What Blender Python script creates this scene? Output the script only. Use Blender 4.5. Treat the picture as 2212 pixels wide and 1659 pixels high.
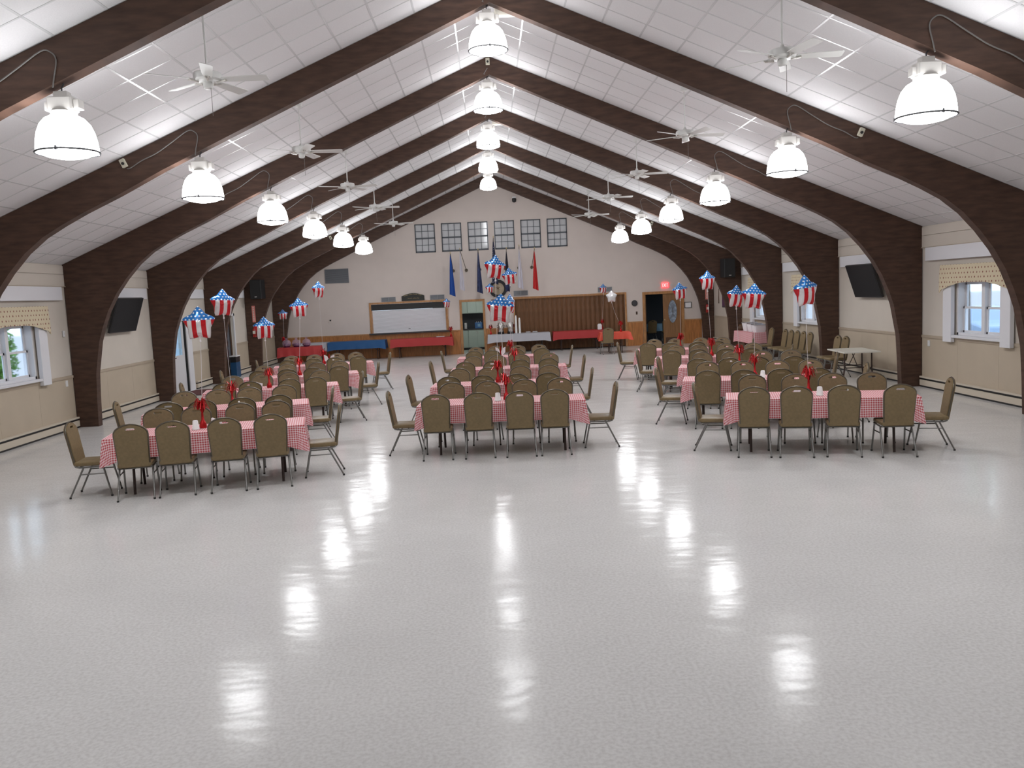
import bpy, bmesh, math, random
from mathutils import Vector, Matrix
random.seed(7)
PI = math.pi
SC = bpy.context.scene
for o in list(bpy.data.objects): bpy.data.objects.remove(o)
COL = SC.collection

# ---------------------------------------------------------------- camera
FPX, CAMX, CAMZ = 1850.2, -0.2194, 2.335
PITCH, YAW, ROLL = -0.1052, 0.0224, -0.046
def cam_basis():
    cy, sy, cp, sp, cr, sr = math.cos(YAW), math.sin(YAW), math.cos(PITCH), math.sin(PITCH), math.cos(ROLL), math.sin(ROLL)
    fwd = Vector((sy*cp, cy*cp, sp)); r0 = Vector((cy, -sy, 0)); u0 = r0.cross(fwd)
    return fwd, r0*cr + u0*sr, u0*cr - r0*sr
FWD, RIGHT, UP = cam_basis()
cam = bpy.data.cameras.new('camera'); camo = bpy.data.objects.new('camera', cam); COL.objects.link(camo)
cam.sensor_fit = 'HORIZONTAL'; cam.sensor_width = 36; cam.lens = FPX/2212*36; cam.clip_end = 300
mw = Matrix((RIGHT, UP, -FWD)).transposed().to_4x4(); mw.translation = Vector((CAMX, 0, CAMZ)); camo.matrix_world = mw
SC.camera = camo
def project(p):
    d = Vector(p) - Vector((CAMX, 0, CAMZ)); w = d.dot(FWD)
    return (1106 + FPX*d.dot(RIGHT)/w, 829.5 - FPX*d.dot(UP)/w, w)

# ---------------------------------------------------------------- light
world = bpy.data.worlds.new('world'); SC.world = world; world.use_nodes = True
bg = world.node_tree.nodes['Background']; bg.inputs['Color'].default_value = (.72, .86, 1, 1); bg.inputs['Strength'].default_value = 1.7
LAMP_E = 13.0; LENS_E = 30.0
vs = SC.view_settings
vs.view_transform = 'Standard'; vs.look = 'None'; vs.gamma = 1; vs.use_curve_mapping = False; vs.exposure = 0.52

# ---------------------------------------------------------------- room numbers (metres)
W, EZ, HZ = 8.82, 3.323, 7.073          # half width, eave height, ridge height of the ceiling
SL = (HZ - EZ)/W
YB, YF = 34.56, -2.5                    # flag wall, wall behind the camera
A0 = 9.168; SP = 4.274                  # arch front faces
AT = .18                                # arch thickness
def AY(k): return A0 + k*SP if k < 6 else YB - AT - .035
def ceil_z(x): return HZ - SL*abs(x)

# ---------------------------------------------------------------- materials
MATS = {}
def mat(name, col, rough=.6, metal=0, emit=0, ecol=None, alpha=1, trans=0, spec=.5, var=0, vscale=4, vstretch=(1,1,1), bump=0, bscale=30, coat=0):
    m = bpy.data.materials.new(name); m.use_nodes = True; nt = m.node_tree; b = nt.nodes['Principled BSDF']
    b.inputs['Base Color'].default_value = (*col, 1); b.inputs['Roughness'].default_value = rough; b.inputs['Metallic'].default_value = metal
    b.inputs['Specular IOR Level'].default_value = spec; b.inputs['Alpha'].default_value = alpha; b.inputs['Transmission Weight'].default_value = trans
    b.inputs['Coat Weight'].default_value = coat
    if emit:
        b.inputs['Emission Color'].default_value = (*(ecol or col), 1); b.inputs['Emission Strength'].default_value = emit
    if var or bump:
        tc = nt.nodes.new('ShaderNodeTexCoord'); mp = nt.nodes.new('ShaderNodeMapping'); mp.inputs['Scale'].default_value = vstretch
        nt.links.new(tc.outputs['Object'], mp.inputs['Vector'])
    if var:
        n = nt.nodes.new('ShaderNodeTexNoise'); n.inputs['Scale'].default_value = vscale; n.inputs['Detail'].default_value = 4
        nt.links.new(mp.outputs['Vector'], n.inputs['Vector'])
        r = nt.nodes.new('ShaderNodeValToRGB'); r.color_ramp.elements[0].position = .3; r.color_ramp.elements[1].position = .7
        r.color_ramp.elements[0].color = (*[c*(1-var) for c in col], 1); r.color_ramp.elements[1].color = (*[min(1, c*(1+var)) for c in col], 1)
        nt.links.new(n.outputs['Fac'], r.inputs['Fac']); nt.links.new(r.outputs['Color'], b.inputs['Base Color'])
    if bump:
        n2 = nt.nodes.new('ShaderNodeTexNoise'); n2.inputs['Scale'].default_value = bscale; nt.links.new(mp.outputs['Vector'], n2.inputs['Vector'])
        bp = nt.nodes.new('ShaderNodeBump'); bp.inputs['Strength'].default_value = bump; bp.inputs['Distance'].default_value = .01
        nt.links.new(n2.outputs['Fac'], bp.inputs['Height']); nt.links.new(bp.outputs['Normal'], b.inputs['Normal'])
    MATS[name] = m; return m
class NT:                                # small helper for node maths
    def __init__(s, m): s.t = m.node_tree; s.b = s.t.nodes['Principled BSDF']
    def n(s, k): return s.t.nodes.new('ShaderNode'+k)
    def set(s, sock, v):
        if isinstance(v, (int, float)): sock.default_value = v
        else: s.t.links.new(v, sock)
    def m(s, op, a, b=0):
        x = s.n('Math'); x.operation = op; s.set(x.inputs[0], a); s.set(x.inputs[1], b); return x.outputs[0]
    def xyz(s, what='Object'):
        t = s.n('TexCoord'); q = s.n('SeparateXYZ'); s.t.links.new(t.outputs[what], q.inputs[0]); return q.outputs
    def mix(s, f, a, b):
        x = s.n('Mix'); x.data_type = 'RGBA'; s.set(x.inputs[0], f)
        for sock, v in ((x.inputs[6], a), (x.inputs[7], b)):
            if isinstance(v, tuple): sock.default_value = (*v, 1)
            else: s.t.links.new(v, sock)
        return x.outputs[2]

mat('arch_wood', (.078, .043, .03), .5, var=.3, vscale=3, vstretch=(1, 1, 5), spec=.3)
mat('tile', (.74, .73, .74), .9, var=.025, vscale=60, bump=.15, bscale=90)
mat('grid', (.70, .70, .71), .25, spec=.6)
mat('ceiling_void', (.42, .42, .43), .9)
mat('cream', (.63, .575, .505), .75, var=.02, vscale=2)
mat('gable', (.66, .585, .54), .75, var=.02, vscale=2)
mat('beige', (.50, .42, .32), .6, var=.04, vscale=2)
mat('rail', (.46, .38, .29), .5)
mat('white_trim', (.76, .76, .79), .5)
mat('white', (.78, .78, .78), .45)
mat('offwhite', (.70, .66, .58), .5)
mat('heater', (.60, .53, .43), .5)
mat('black', (.012, .012, .013), .45)
mat('darkgrey', (.05, .05, .055), .5)
mat('screen', (.005, .005, .007), .4, spec=.15)
mat('oak', (.44, .18, .055), .4, var=.25, vscale=5, vstretch=(6, 6, .6))
mat('oak_trim', (.44, .22, .085), .4, var=.2, vscale=8, vstretch=(2, 2, 1))
mat('door_oak', (.27, .14, .06), .4, var=.2, vscale=5, vstretch=(7, 7, .5))
mat('accordion', (.17, .082, .037), .5, var=.25, vscale=7, vstretch=(4, 4, .5))
mat('shutter', (.68, .69, .73), .5)
mat('vent', (.30, .31, .33), .5)
mat('vent_dark', (.08, .08, .09), .6)
mat('louver', (.20, .21, .23), .6)
mat('win_frame', (.06, .07, .085), .4)
mat('frost', (.60, .61, .63), .06, spec=.5)
mat('vinyl', (.21, .152, .076), .42, var=.1, vscale=30, spec=.4)
mat('chair_metal', (.24, .235, .225), .35, metal=.8)
mat('frame_metal', (.15, .13, .10), .35, metal=.7)
mat('rubber', (.03, .03, .03), .7)
mat('table_leg', (.055, .035, .03), .45, metal=.3)
mat('table_top', (.60, .55, .48), .4)
mat('table_white', (.74, .72, .64), .4)
mat('fan_white', (.66, .66, .64), .4)  # white darkened so the colour carries the blades' shade
mat('brass_white', (.62, .60, .56), .3, metal=.3)
mat('housing', (.62, .60, .57), .35)
mat('cord', (.11, .11, .11), .6)
mat('wire', (.17, .16, .15), .5)
mat('lamp_glow', (1, 1, 1), .5, emit=LAMP_E, ecol=(.97, .98, 1))
mat('lens_glow', (1, 1, 1), .5, emit=LENS_E, ecol=(.97, .98, 1))
mat('rim', (.25, .26, .28), .4, metal=.6)
mat('foam', (.85, .85, .84), .6)
mat('paper', (.84, .83, .85), .7)
mat('red_foil', (.45, .01, .012), .22, metal=.55)
mat('red_cloth', (.42, .03, .03), .55)
mat('orange_cloth', (.64, .065, .03), .5)
mat('blue_cloth', (.012, .085, .24), .55)
mat('white_cloth', (.47, .47, .51), .6)
mat('chrome', (.62, .60, .58), .18, metal=1)
mat('mint', (.46, .55, .49), .5)
mat('kitchen_wall', (.6, .62, .55), .7)
mat('kitchen_floor', (.42, .45, .42), .4)
mat('backsplash', (.035, .04, .05), .5)
mat('dark_room', (.035, .035, .04), .8)  # near-black colour stands in for the side room's lack of light
mat('bottle_blue', (.05, .16, .38), .3)
mat('pale_blue', (.25, .45, .62), .6)
mat('purple', (.10, .025, .09), .5)
mat('cello', (.55, .40, .55), .08, alpha=.35)
mat('glass', (.9, .95, 1), .03, trans=1, spec=.4)
mat('glass_blue', (.55, .75, .9), .05, trans=.9)
mat('oval_glass', (.30, .36, .44), .15, var=.35, vscale=14, bump=.5, bscale=20)
mat('red_sign', (.75, .25, .22), .5)
mat('ext_red', (.35, .02, .015), .3)
mat('exit_glow', (1, .07, .06), .5, emit=2.2, ecol=(1, .05, .06))
mat('exit_white', (1, .5, .45), .5, emit=1.2, ecol=(1, .45, .42))
mat('flag_blue', (.012, .075, .34), .6); mat('flag_white', (.62, .60, .66), .6); mat('flag_navy', (.035, .05, .13), .6, var=.5, vscale=9)
mat('flag_black', (.015, .015, .03), .6); mat('flag_red', (.55, .02, .02), .6)
mat('pole', (.10, .075, .05), .4)
mat('ring_black', (.012, .012, .014), .35)
mat('ring_face', (.46, .38, .27), .6, var=.15, vscale=9)
mat('gold', (.50, .40, .20), .5)
mat('plaque', (.016, .017, .012), .5)
mat('ribbon', (.72, .68, .68), .5)
mat('star_white', (.72, .71, .72), .22, metal=.35)
mat('star_navy', (.02, .03, .09), .3, metal=.3)
mat('mat_red', (.10, .025, .025), .9)
mat('bin_blue', (.012, .07, .17), .4)
mat('dark_glass', (.05, .055, .07), .08)
mat('door_white', (.74, .74, .76), .4)
mat('leaf', (.10, .26, .035), .6, var=.5, vscale=3); mat('bark', (.10, .075, .055), .9)
mat('asphalt', (.42, .42, .44), .9); mat('foil_tray', (.60, .62, .68), .2, metal=.8)
mat('brown', (.09, .045, .022), .6); mat('car_blue', (.30, .42, .60), .2)
mat('junction', (.60, .57, .46), .5)

# floor: waxed, mottled vinyl tile
m = mat('floor', (.60, .585, .565), .2, spec=.062); q = NT(m); tc = q.n('TexCoord')
def noise(vec, sc, det=3, st=None):
    if st: mp = q.n('Mapping'); mp.inputs['Scale'].default_value = st; q.t.links.new(vec, mp.inputs['Vector']); vec = mp.outputs['Vector']
    n = q.n('TexNoise'); n.inputs['Scale'].default_value = sc; n.inputs['Detail'].default_value = det; q.t.links.new(vec, n.inputs['Vector']); return n.outputs['Fac']
ob = tc.outputs['Object']
r = q.n('ValToRGB'); r.color_ramp.elements[0].position = .33; r.color_ramp.elements[1].position = .62
r.color_ramp.elements[0].color = (.61, .595, .58, 1); r.color_ramp.elements[1].color = (.72, .71, .695, 1)
q.t.links.new(noise(ob, 42, 4), r.inputs['Fac'])
r2 = q.n('ValToRGB'); r2.color_ramp.elements[0].position = .3; r2.color_ramp.elements[1].position = .7
r2.color_ramp.elements[0].color = (.93, .93, .93, 1); r2.color_ramp.elements[1].color = (1, 1, 1, 1)
q.t.links.new(noise(ob, .8, 3), r2.inputs['Fac'])
mx = q.n('Mix'); mx.data_type = 'RGBA'; mx.blend_type = 'MULTIPLY'; mx.inputs[0].default_value = 1
q.t.links.new(r.outputs['Color'], mx.inputs[6]); q.t.links.new(r2.outputs['Color'], mx.inputs[7]); q.t.links.new(mx.outputs[2], q.b.inputs['Base Color'])
bp = q.n('Bump'); bp.inputs['Strength'].default_value = .2; bp.inputs['Distance'].default_value = .02
q.t.links.new(noise(ob, 2.2, 2, (1, 1.6, 1)), bp.inputs['Height']); q.t.links.new(bp.outputs['Normal'], q.b.inputs['Normal'])
q.set(q.b.inputs['Roughness'], q.m('ADD', q.m('MULTIPLY', noise(ob, 3, 3), .08), .10))

# gingham cloth, printed along its own UVs (metres)
m = mat('gingham', (.8, .4, .4), .6); q = NT(m); u = q.xyz('UV')
def stripe(a, per): return q.m('GREATER_THAN', q.m('FRACT', q.m('DIVIDE', a, per)), .5)
s = q.m('MULTIPLY', q.m('ADD', stripe(u[0], .030), stripe(u[1], .030)), .5)
c = q.n('ValToRGB'); c.color_ramp.elements[0].position = .2; c.color_ramp.elements[1].position = .8
c.color_ramp.elements[0].color = (.86, .72, .74, 1); c.color_ramp.elements[1].color = (.52, .05, .06, 1)
c.color_ramp.elements.new(.5).color = (.74, .36, .38, 1)
q.t.links.new(s, c.inputs['Fac']); q.t.links.new(c.outputs['Color'], q.b.inputs['Base Color'])

# balloon print: blue with white stars above, red and white stripes below
m = mat('flag_foil', (.8, .8, .8), .2, metal=.3); q = NT(m); x, y, z = q.xyz()
cell = .042
row = q.m('FLOOR', q.m('DIVIDE', z, cell)); off = q.m('MULTIPLY', q.m('MODULO', row, 2), .5)
fx = q.m('SUBTRACT', q.m('FRACT', q.m('ADD', q.m('DIVIDE', x, cell*1.25), off)), .5); fz = q.m('SUBTRACT', q.m('FRACT', q.m('DIVIDE', z, cell)), .5)
d = q.m('SQRT', q.m('ADD', q.m('MULTIPLY', fx, fx), q.m('MULTIPLY', fz, fz)))
blue = q.mix(q.m('LESS_THAN', d, .23), (.02, .17, .50), (.75, .80, .85))
st = q.m('GREATER_THAN', q.m('FRACT', q.m('DIVIDE', q.m('ADD', x, 1.25 - .03), .120)), .5)
red = q.mix(st, (.74, .72, .73), (.55, .012, .02))
q.t.links.new(q.mix(q.m('GREATER_THAN', z, .052), red, blue), q.b.inputs['Base Color'])

# valance print: rows of small dark red motifs on cream
m = mat('valance', (.62, .52, .36), .8); q = NT(m); u = q.xyz('UV')
c1, c2 = .10, .085
ro = q.m('FLOOR', q.m('DIVIDE', u[1], c2)); of = q.m('MULTIPLY', q.m('MODULO', ro, 2), .5)
fx = q.m('MULTIPLY', q.m('SUBTRACT', q.m('FRACT', q.m('ADD', q.m('DIVIDE', u[0], c1), of)), .5), 1.5); fz = q.m('SUBTRACT', q.m('FRACT', q.m('DIVIDE', u[1], c2)), .5)
d = q.m('SQRT', q.m('ADD', q.m('MULTIPLY', fx, fx), q.m('MULTIPLY', fz, fz)))
q.t.links.new(q.mix(q.m('LESS_THAN', d, .2), (.66, .57, .40), (.22, .06, .04)), q.b.inputs['Base Color'])

# stars and stripes for the hanging national flag
m = mat('flag_us', (.3, .1, .1), .6); q = NT(m); x, y, z = q.xyz()
st = q.m('GREATER_THAN', q.m('FRACT', q.m('DIVIDE', x, .05)), .5)
nv = q.n('TexVoronoi'); nv.inputs['Scale'].default_value = 14; t_ = q.n('TexCoord'); q.t.links.new(t_.outputs['Object'], nv.inputs['Vector'])
canton = q.mix(q.m('LESS_THAN', nv.outputs['Distance'], .25), (.015, .02, .06), (.6, .6, .65))
q.t.links.new(q.mix(q.m('GREATER_THAN', z, -1.1), q.mix(st, (.6, .58, .6), (.4, .02, .03)), canton), q.b.inputs['Base Color'])

# ---------------------------------------------------------------- mesh helpers
class MB:
    def __init__(s): s.v = []; s.f = []; s.uv = None
    def add(s, vs_, fs):
        o = len(s.v); s.v += [tuple(p) for p in vs_]; s.f += [tuple(i+o for i in f) for f in fs]; return s
    def box(s, x0, x1, y0, y1, z0, z1):
        return s.add([(x0,y0,z0),(x1,y0,z0),(x1,y1,z0),(x0,y1,z0),(x0,y0,z1),(x1,y0,z1),(x1,y1,z1),(x0,y1,z1)],
                     [(0,3,2,1),(4,5,6,7),(0,1,5,4),(1,2,6,5),(2,3,7,6),(3,0,4,7)])
    def tube(s, pts, r, n=6, r1=None, closed=False):
        pts = [Vector(p) for p in pts]; N = len(pts); rings = []; up = None
        for i, p in enumerate(pts):
            if closed: d = pts[(i+1) % N] - pts[i-1]
            else: d = pts[min(i+1, N-1)] - pts[max(i-1, 0)]
            d.normalize()
            if up is None: up = Vector((0,0,1)) if abs(d.z) < .9 else Vector((0,1,0))
            a = d.cross(up); 
            if a.length < 1e-6: a = d.cross(Vector((1,0,0)))
            a.normalize(); b = a.cross(d).normalized(); up = b
            rr = r if r1 is None else r + (r1-r)*i/(N-1)
            rings.append([p + a*rr*math.cos(2*PI*k/n) + b*rr*math.sin(2*PI*k/n) for k in range(n)])
        vs_ = [q for R in rings for q in R]; fs = []
        for i in range(N if closed else N-1):
            j = (i+1) % N
            for k in range(n): k2 = (k+1) % n; fs.append((i*n+k, i*n+k2, j*n+k2, j*n+k))
        if not closed: fs += [tuple(range(n-1, -1, -1)), tuple((N-1)*n+k for k in range(n))]
        return s.add(vs_, fs)
    def cord(s, pts, r, n=5):
        P = [Vector(p) for p in pts]; out = []
        for i in range(len(P)-1):
            a, b, c, d = P[max(i-1, 0)], P[i], P[i+1], P[min(i+2, len(P)-1)]
            for k in range(4):
                t = k/4; out.append(.5*((2*b)+(c-a)*t+(2*a-5*b+4*c-d)*t*t+(3*b-a-3*c+d)*t**3))
        return s.tube(out+[P[-1]], r, n)
    def cyl(s, p0, p1, r0, r1=None, n=12): return s.tube([p0, p1], r0, n, r1 if r1 is not None else r0)
    def lathe(s, prof, c=(0,0,0), n=16):
        vs_ = []; fs = []
        for (r, z) in prof: vs_ += [(c[0]+r*math.cos(2*PI*k/n), c[1]+r*math.sin(2*PI*k/n), c[2]+z) for k in range(n)]
        for i in range(len(prof)-1):
            for k in range(n): k2 = (k+1) % n; fs.append((i*n+k, i*n+k2, (i+1)*n+k2, (i+1)*n+k))
        if prof[0][0] > 1e-5: fs.append(tuple(range(n-1, -1, -1)))
        if prof[-1][0] > 1e-5: fs.append(tuple((len(prof)-1)*n+k for k in range(n)))
        return s.add(vs_, fs)
    def prism(s, poly, axis, d0, d1):
        def P(a, b, d): return {'y': (a, d, b), 'x': (d, a, b), 'z': (a, b, d)}[axis]
        n = len(poly); vs_ = [P(a, b, d0) for a, b in poly] + [P(a, b, d1) for a, b in poly]
        fs = [tuple(range(n)), tuple(range(2*n-1, n-1, -1))] + [(i, i+n, (i+1) % n+n, (i+1) % n) for i in range(n)]
        return s.add(vs_, fs)
    def sheet(s, outer, holes, axis, d0, d1):
        """flat slab with holes"""
        def P(a, b, d): return {'y': (a, d, b), 'x': (d, a, b), 'z': (a, b, d)}[axis]
        bm = bmesh.new(); edges = []; loops = [outer] + holes; alln = []
        for L in loops:
            vv = [bm.verts.new(P(a, b, d0)) for a, b in L]; alln.append(vv)
            edges += [bm.edges.new((vv[i], vv[(i+1) % len(vv)])) for i in range(len(vv))]
        bmesh.ops.triangle_fill(bm, use_beauty=True, use_dissolve=False, edges=edges)
        bm.verts.index_update(); n = len(bm.verts)
        vs_ = [tuple(v.co) for v in bm.verts]; off = Vector(P(0, 0, d1)) - Vector(P(0, 0, d0))
        fs = [tuple(v.index for v in f.verts) for f in bm.faces]
        full = vs_ + [tuple(Vector(p)+off) for p in vs_]
        fs2 = fs + [tuple(i+n for i in reversed(f)) for f in fs]
        for vv in alln:
            ids = [v.index for v in vv]
            fs2 += [(ids[i], ids[(i+1) % len(ids)], ids[(i+1) % len(ids)]+n, ids[i]+n) for i in range(len(ids))]
        bm.free(); return s.add(full, fs2)
    def mesh(s, name, m, smooth=None, bevel=0, off=None, seg=1):
        me = bpy.data.meshes.new(name); v = s.v
        if off is not None: v = [(p[0]-off[0], p[1]-off[1], p[2]-off[2]) for p in v]
        me.from_pydata(v, [], s.f)
        bm = bmesh.new(); bm.from_mesh(me)
        bmesh.ops.recalc_face_normals(bm, faces=bm.faces)
        if bevel: bmesh.ops.bevel(bm, geom=list(bm.edges), offset=bevel, segments=seg, affect='EDGES', profile=.5)
        bm.to_mesh(me); bm.free()
        if s.uv is not None:
            L = me.uv_layers.new(name='UVMap')
            for lp in me.loops: L.data[lp.index].uv = s.uv[lp.vertex_index]
        me.materials.append(MATS[m])
        if smooth:
            me.polygons.foreach_set('use_smooth', [True]*len(me.polygons)); me.set_sharp_from_angle(angle=math.radians(smooth))
        return me
    def build(s, name, m, parent=None, **k):
        off = None
        if parent is not None and k.pop('world', True): off = LOC.get(parent.name)
        me = s.mesh(name, m, off=off, **{a: b for a, b in k.items() if a != 'world'})
        o = bpy.data.objects.new(name, me); COL.objects.link(o)
        if parent is not None: o.parent = parent
        return o
LOC = {}
def tag(o, label=None, cat=None, group=None, kind=None):
    for k, v in (('label', label), ('category', cat), ('group', group), ('kind', kind)):
        if v: o[k] = v
    return o
def thing(name, loc, label, cat, group=None, rz=0):
    o = bpy.data.objects.new(name, None); COL.objects.link(o); o.location = loc; o.rotation_euler = (0, 0, rz); o.empty_display_size = .1
    LOC[o.name] = tuple(loc); return tag(o, label, cat, group)
def struct(o): o['kind'] = 'structure'; return o
def child(name, me, parent, loc=(0,0,0), rot=(0,0,0)):
    o = bpy.data.objects.new(name, me); COL.objects.link(o); o.parent = parent; o.location = loc; o.rotation_euler = rot; return o
def copy_tree(o, parent=None):
    c = o.copy(); COL.objects.link(c); c.parent = parent
    for ch in o.children: copy_tree(ch, c)
    return c
def rect(a0, a1, b0, b1): return [(a0, b0), (a1, b0), (a1, b1), (a0, b1)]
ORD = ['first', 'second', 'third', 'fourth', 'fifth', 'sixth', 'seventh', 'eighth', 'ninth', 'tenth']

# ================================================================ THE ROOM
struct(MB().box(-W-.4, W+.4, YF, YB+.4, -.12, 0).build('floor', 'floor')); bpy.data.objects['floor']['label'] = 'polished mottled beige vinyl floor reflecting the lamps'
# ceilings: backing slab, white grid, lay-in tiles
TL = .6135; dY = SP/7
def ceiling(sg):
    cx_ = math.sqrt(1+SL*SL); ux, uz = sg/cx_, -SL/cx_; nx, nz = sg*SL/cx_, 1/cx_     # down-slope direction, outward normal
    def P(t, y, n): return (ux*t + nx*n, y, HZ + uz*t + nz*n)
    def slab(mb, t0, t1, y0, y1, n0, n1):
        mb.add([P(t0,y0,n0),P(t1,y0,n0),P(t1,y1,n0),P(t0,y1,n0),P(t0,y0,n1),P(t1,y0,n1),P(t1,y1,n1),P(t0,y1,n1)],
               [(0,3,2,1),(4,5,6,7),(0,1,5,4),(1,2,6,5),(2,3,7,6),(3,0,4,7)])
    Tmax = W*cx_
    root = slab; b = MB(); slab(b, -.0, Tmax+.45, YF, YB+.3, .045, .16)
    base = struct(b.build('ceiling', 'ceiling_void')); base['label'] = ('sloping white tiled ceiling over the glass-door wall' if sg < 0 else 'sloping white tiled ceiling over the spare-chair wall')
    g = MB(); nt_ = int(Tmax/TL)+1; y0 = A0 - 14*dY
    for i in range(nt_+1):
        t = min(i*TL, Tmax); slab(g, t-.013, t+.013, YF, YB, 0, .012)
    k = 0
    while y0 + k*dY < YB:
        y = y0 + k*dY
        if y > YF: slab(g, 0, Tmax, y-.013, y+.013, 0, .012)
        k += 1
    g.build('ceiling_grid', 'grid', base)
    tiles = []
    for i in range(nt_):
        t0, t1 = i*TL, min((i+1)*TL, Tmax)
        if t1-t0 < .1: continue
        for k in range(60):
            y = y0 + k*dY; y1 = min(y+dY, YB)
            if y < YF or y1-y < .1: continue
            c = P((t0+t1)/2, (y+y1)/2, .03); u = project(c); vis = u[2] > 0 and -60 < u[0] < 2270 and -40 < u[1] < 1700
            tiles.append((not vis, u[2], t0, t1, y, y1))
    tiles.sort()
    me = MB(); slab(me, -TL/2+.0132, TL/2-.0132, -dY/2+.0132, dY/2-.0132, .0035, .04)
    mesh = me.mesh('ceiling_tile', 'tile', off=P(0, 0, 0)); rest = MB(); n = 0
    for inv, dep, t0, t1, y, y1 in tiles:
        if n < 300 and abs(t1-t0-TL) < .01 and abs(y1-y-dY) < .01 and not inv:
            child('ceiling_tile', mesh, base, P((t0+t1)/2, (y+y1)/2, 0)); n += 1
        else: slab(rest, t0+.0132, t1-.0132, y+.0132, y1-.0132, .0035, .04)
    tag(rest.build('ceiling_tile', 'tile', base), kind='stuff')
ceiling(-1); ceiling(1)

# side walls ------------------------------------------------------------------
def bayc(k): return (AY(k)+AT+AY(k+1))/2
WIN = {-1: [(1, 15.58)], 1: [(1, 15.62), (3, 23.95), (4, 28.2)]}
WZ0, WZ1, WHW = 1.14, 2.2, .78          # window opening heights and half width
D1 = (23.30, 24.42, 2.0); D2 = (27.35, 28.98, 2.02)      # left doors: y0, y1, top
def side_wall(sg):
    nm = 'wall_left' if sg < 0 else 'wall_right'; x0, x1 = sg*W, sg*(W+.22)
    holes = [rect(c-WHW, c+WHW, WZ0, WZ1) for k, c in WIN[sg]]
    outer = rect(YF, YB+.3, 0, EZ+.12)
    if sg < 0:
        outer = [(YF, 0), (D1[0], 0), (D1[0], D1[2]), (D1[1], D1[2]), (D1[1], 0), (D2[0], 0), (D2[0], D2[2]), (D2[1], D2[2]), (D2[1], 0), (YB+.3, 0), (YB+.3, EZ+.12), (YF, EZ+.12)]
    wall = struct(MB().sheet(outer, holes, 'x', x0, x1).build(nm, 'cream'))
    wall['label'] = 'cream side wall with ' + ('the glass doors' if sg < 0 else 'the row of spare chairs')
    def P(y0, y1, z0, z1, d0, d1, name, m, bev=0):
        a, b = sorted((sg*(W-d1), sg*(W-d0))); return MB().box(a, b, y0, y1, z0, z1).build(name, m, wall, bevel=bev)
    ends = [YF] + [AY(k) for k in range(-1, 7)]
    for i in range(len(ends)-1):
        k = i-2; ya = ends[i] + (AT if i else 0) + .01; yb = ends[i+1]-.01
        # lower beige panelling, cut at doors and windows
        cuts = []
        if sg < 0: cuts = [(d[0]-.1, d[1]+.45 if d is D1 else d[1]+.12) for d in (D1, D2) if ya < d[0] < yb]
        segs = []; c = ya
        for a, b in cuts: segs.append((c, a)); c = b
        segs.append((c, yb))
        for a, b in segs:
            n = max(1, round((b-a)/1.22))
            for j in range(n):
                P(a+(b-a)*j/n+.002, a+(b-a)*(j+1)/n-.002, 0, 1.03, 0, .012, 'wainscot_panel', 'beige')
            P(a, b, 1.03, 1.085, 0, .03, 'chair_rail', 'rail')
        P(ya, yb, 3.135, EZ-.02, 0, .03, 'frieze_board', 'cream'); P(ya, yb, 2.89, 3.128, 0, .03, 'frieze_board', 'cream')
        P(ya+.08, yb-.25, 2.61, 2.878, 0, .09, 'header_board', 'white_trim', .006)
        P(ya, yb, 2.878, 2.893, 0, .05, 'slim_rail', 'rail')  # slim tan strip between the header and frieze boards
    return wall
WL, WR = side_wall(-1), side_wall(1)

# baseboard heaters, one thing per bay
def heater(sg, y0, y1, label):
    t = thing('baseboard_heater', (sg*(W-.05), (y0+y1)/2, 0), label, 'heater', None)
    def B(a, b, z0, z1, nm, m):
        q0, q1 = sorted((sg*(W-b), sg*(W-a))); MB().box(q0, q1, y0, y1, z0, z1).build(nm, m, t)
    B(.012, .075, .035, .15, 'cover', 'heater'); B(.012, .05, .15, .185, 'slot_shade', 'black'); B(.012, .08, .185, .225, 'top_cap', 'heater')  # solid black here and below stands in for shade inside the slots
    B(.02, .06, .0, .035, 'gap_shade', 'black')
    B(.068, .0815, .183, .192, 'cap_lip', 'darkgrey')
for sg, nmw in ((-1, 'glass-door wall'), (1, 'spare-chair wall')):
    for k in range(0, 6):
        y0, y1 = AY(k)+AT+.03, AY(k+1)-.03; lab = f'cream baseboard heater on the {nmw}, {ORD[5-k]} bay from the flag wall'
        if sg < 0 and k == 3: heater(sg, D1[1]+.5, y1, lab)
        elif sg < 0 and k == 4: heater(sg, D2[1]+.16, y1, lab)
        else: heater(sg, y0, y1, lab)

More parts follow.
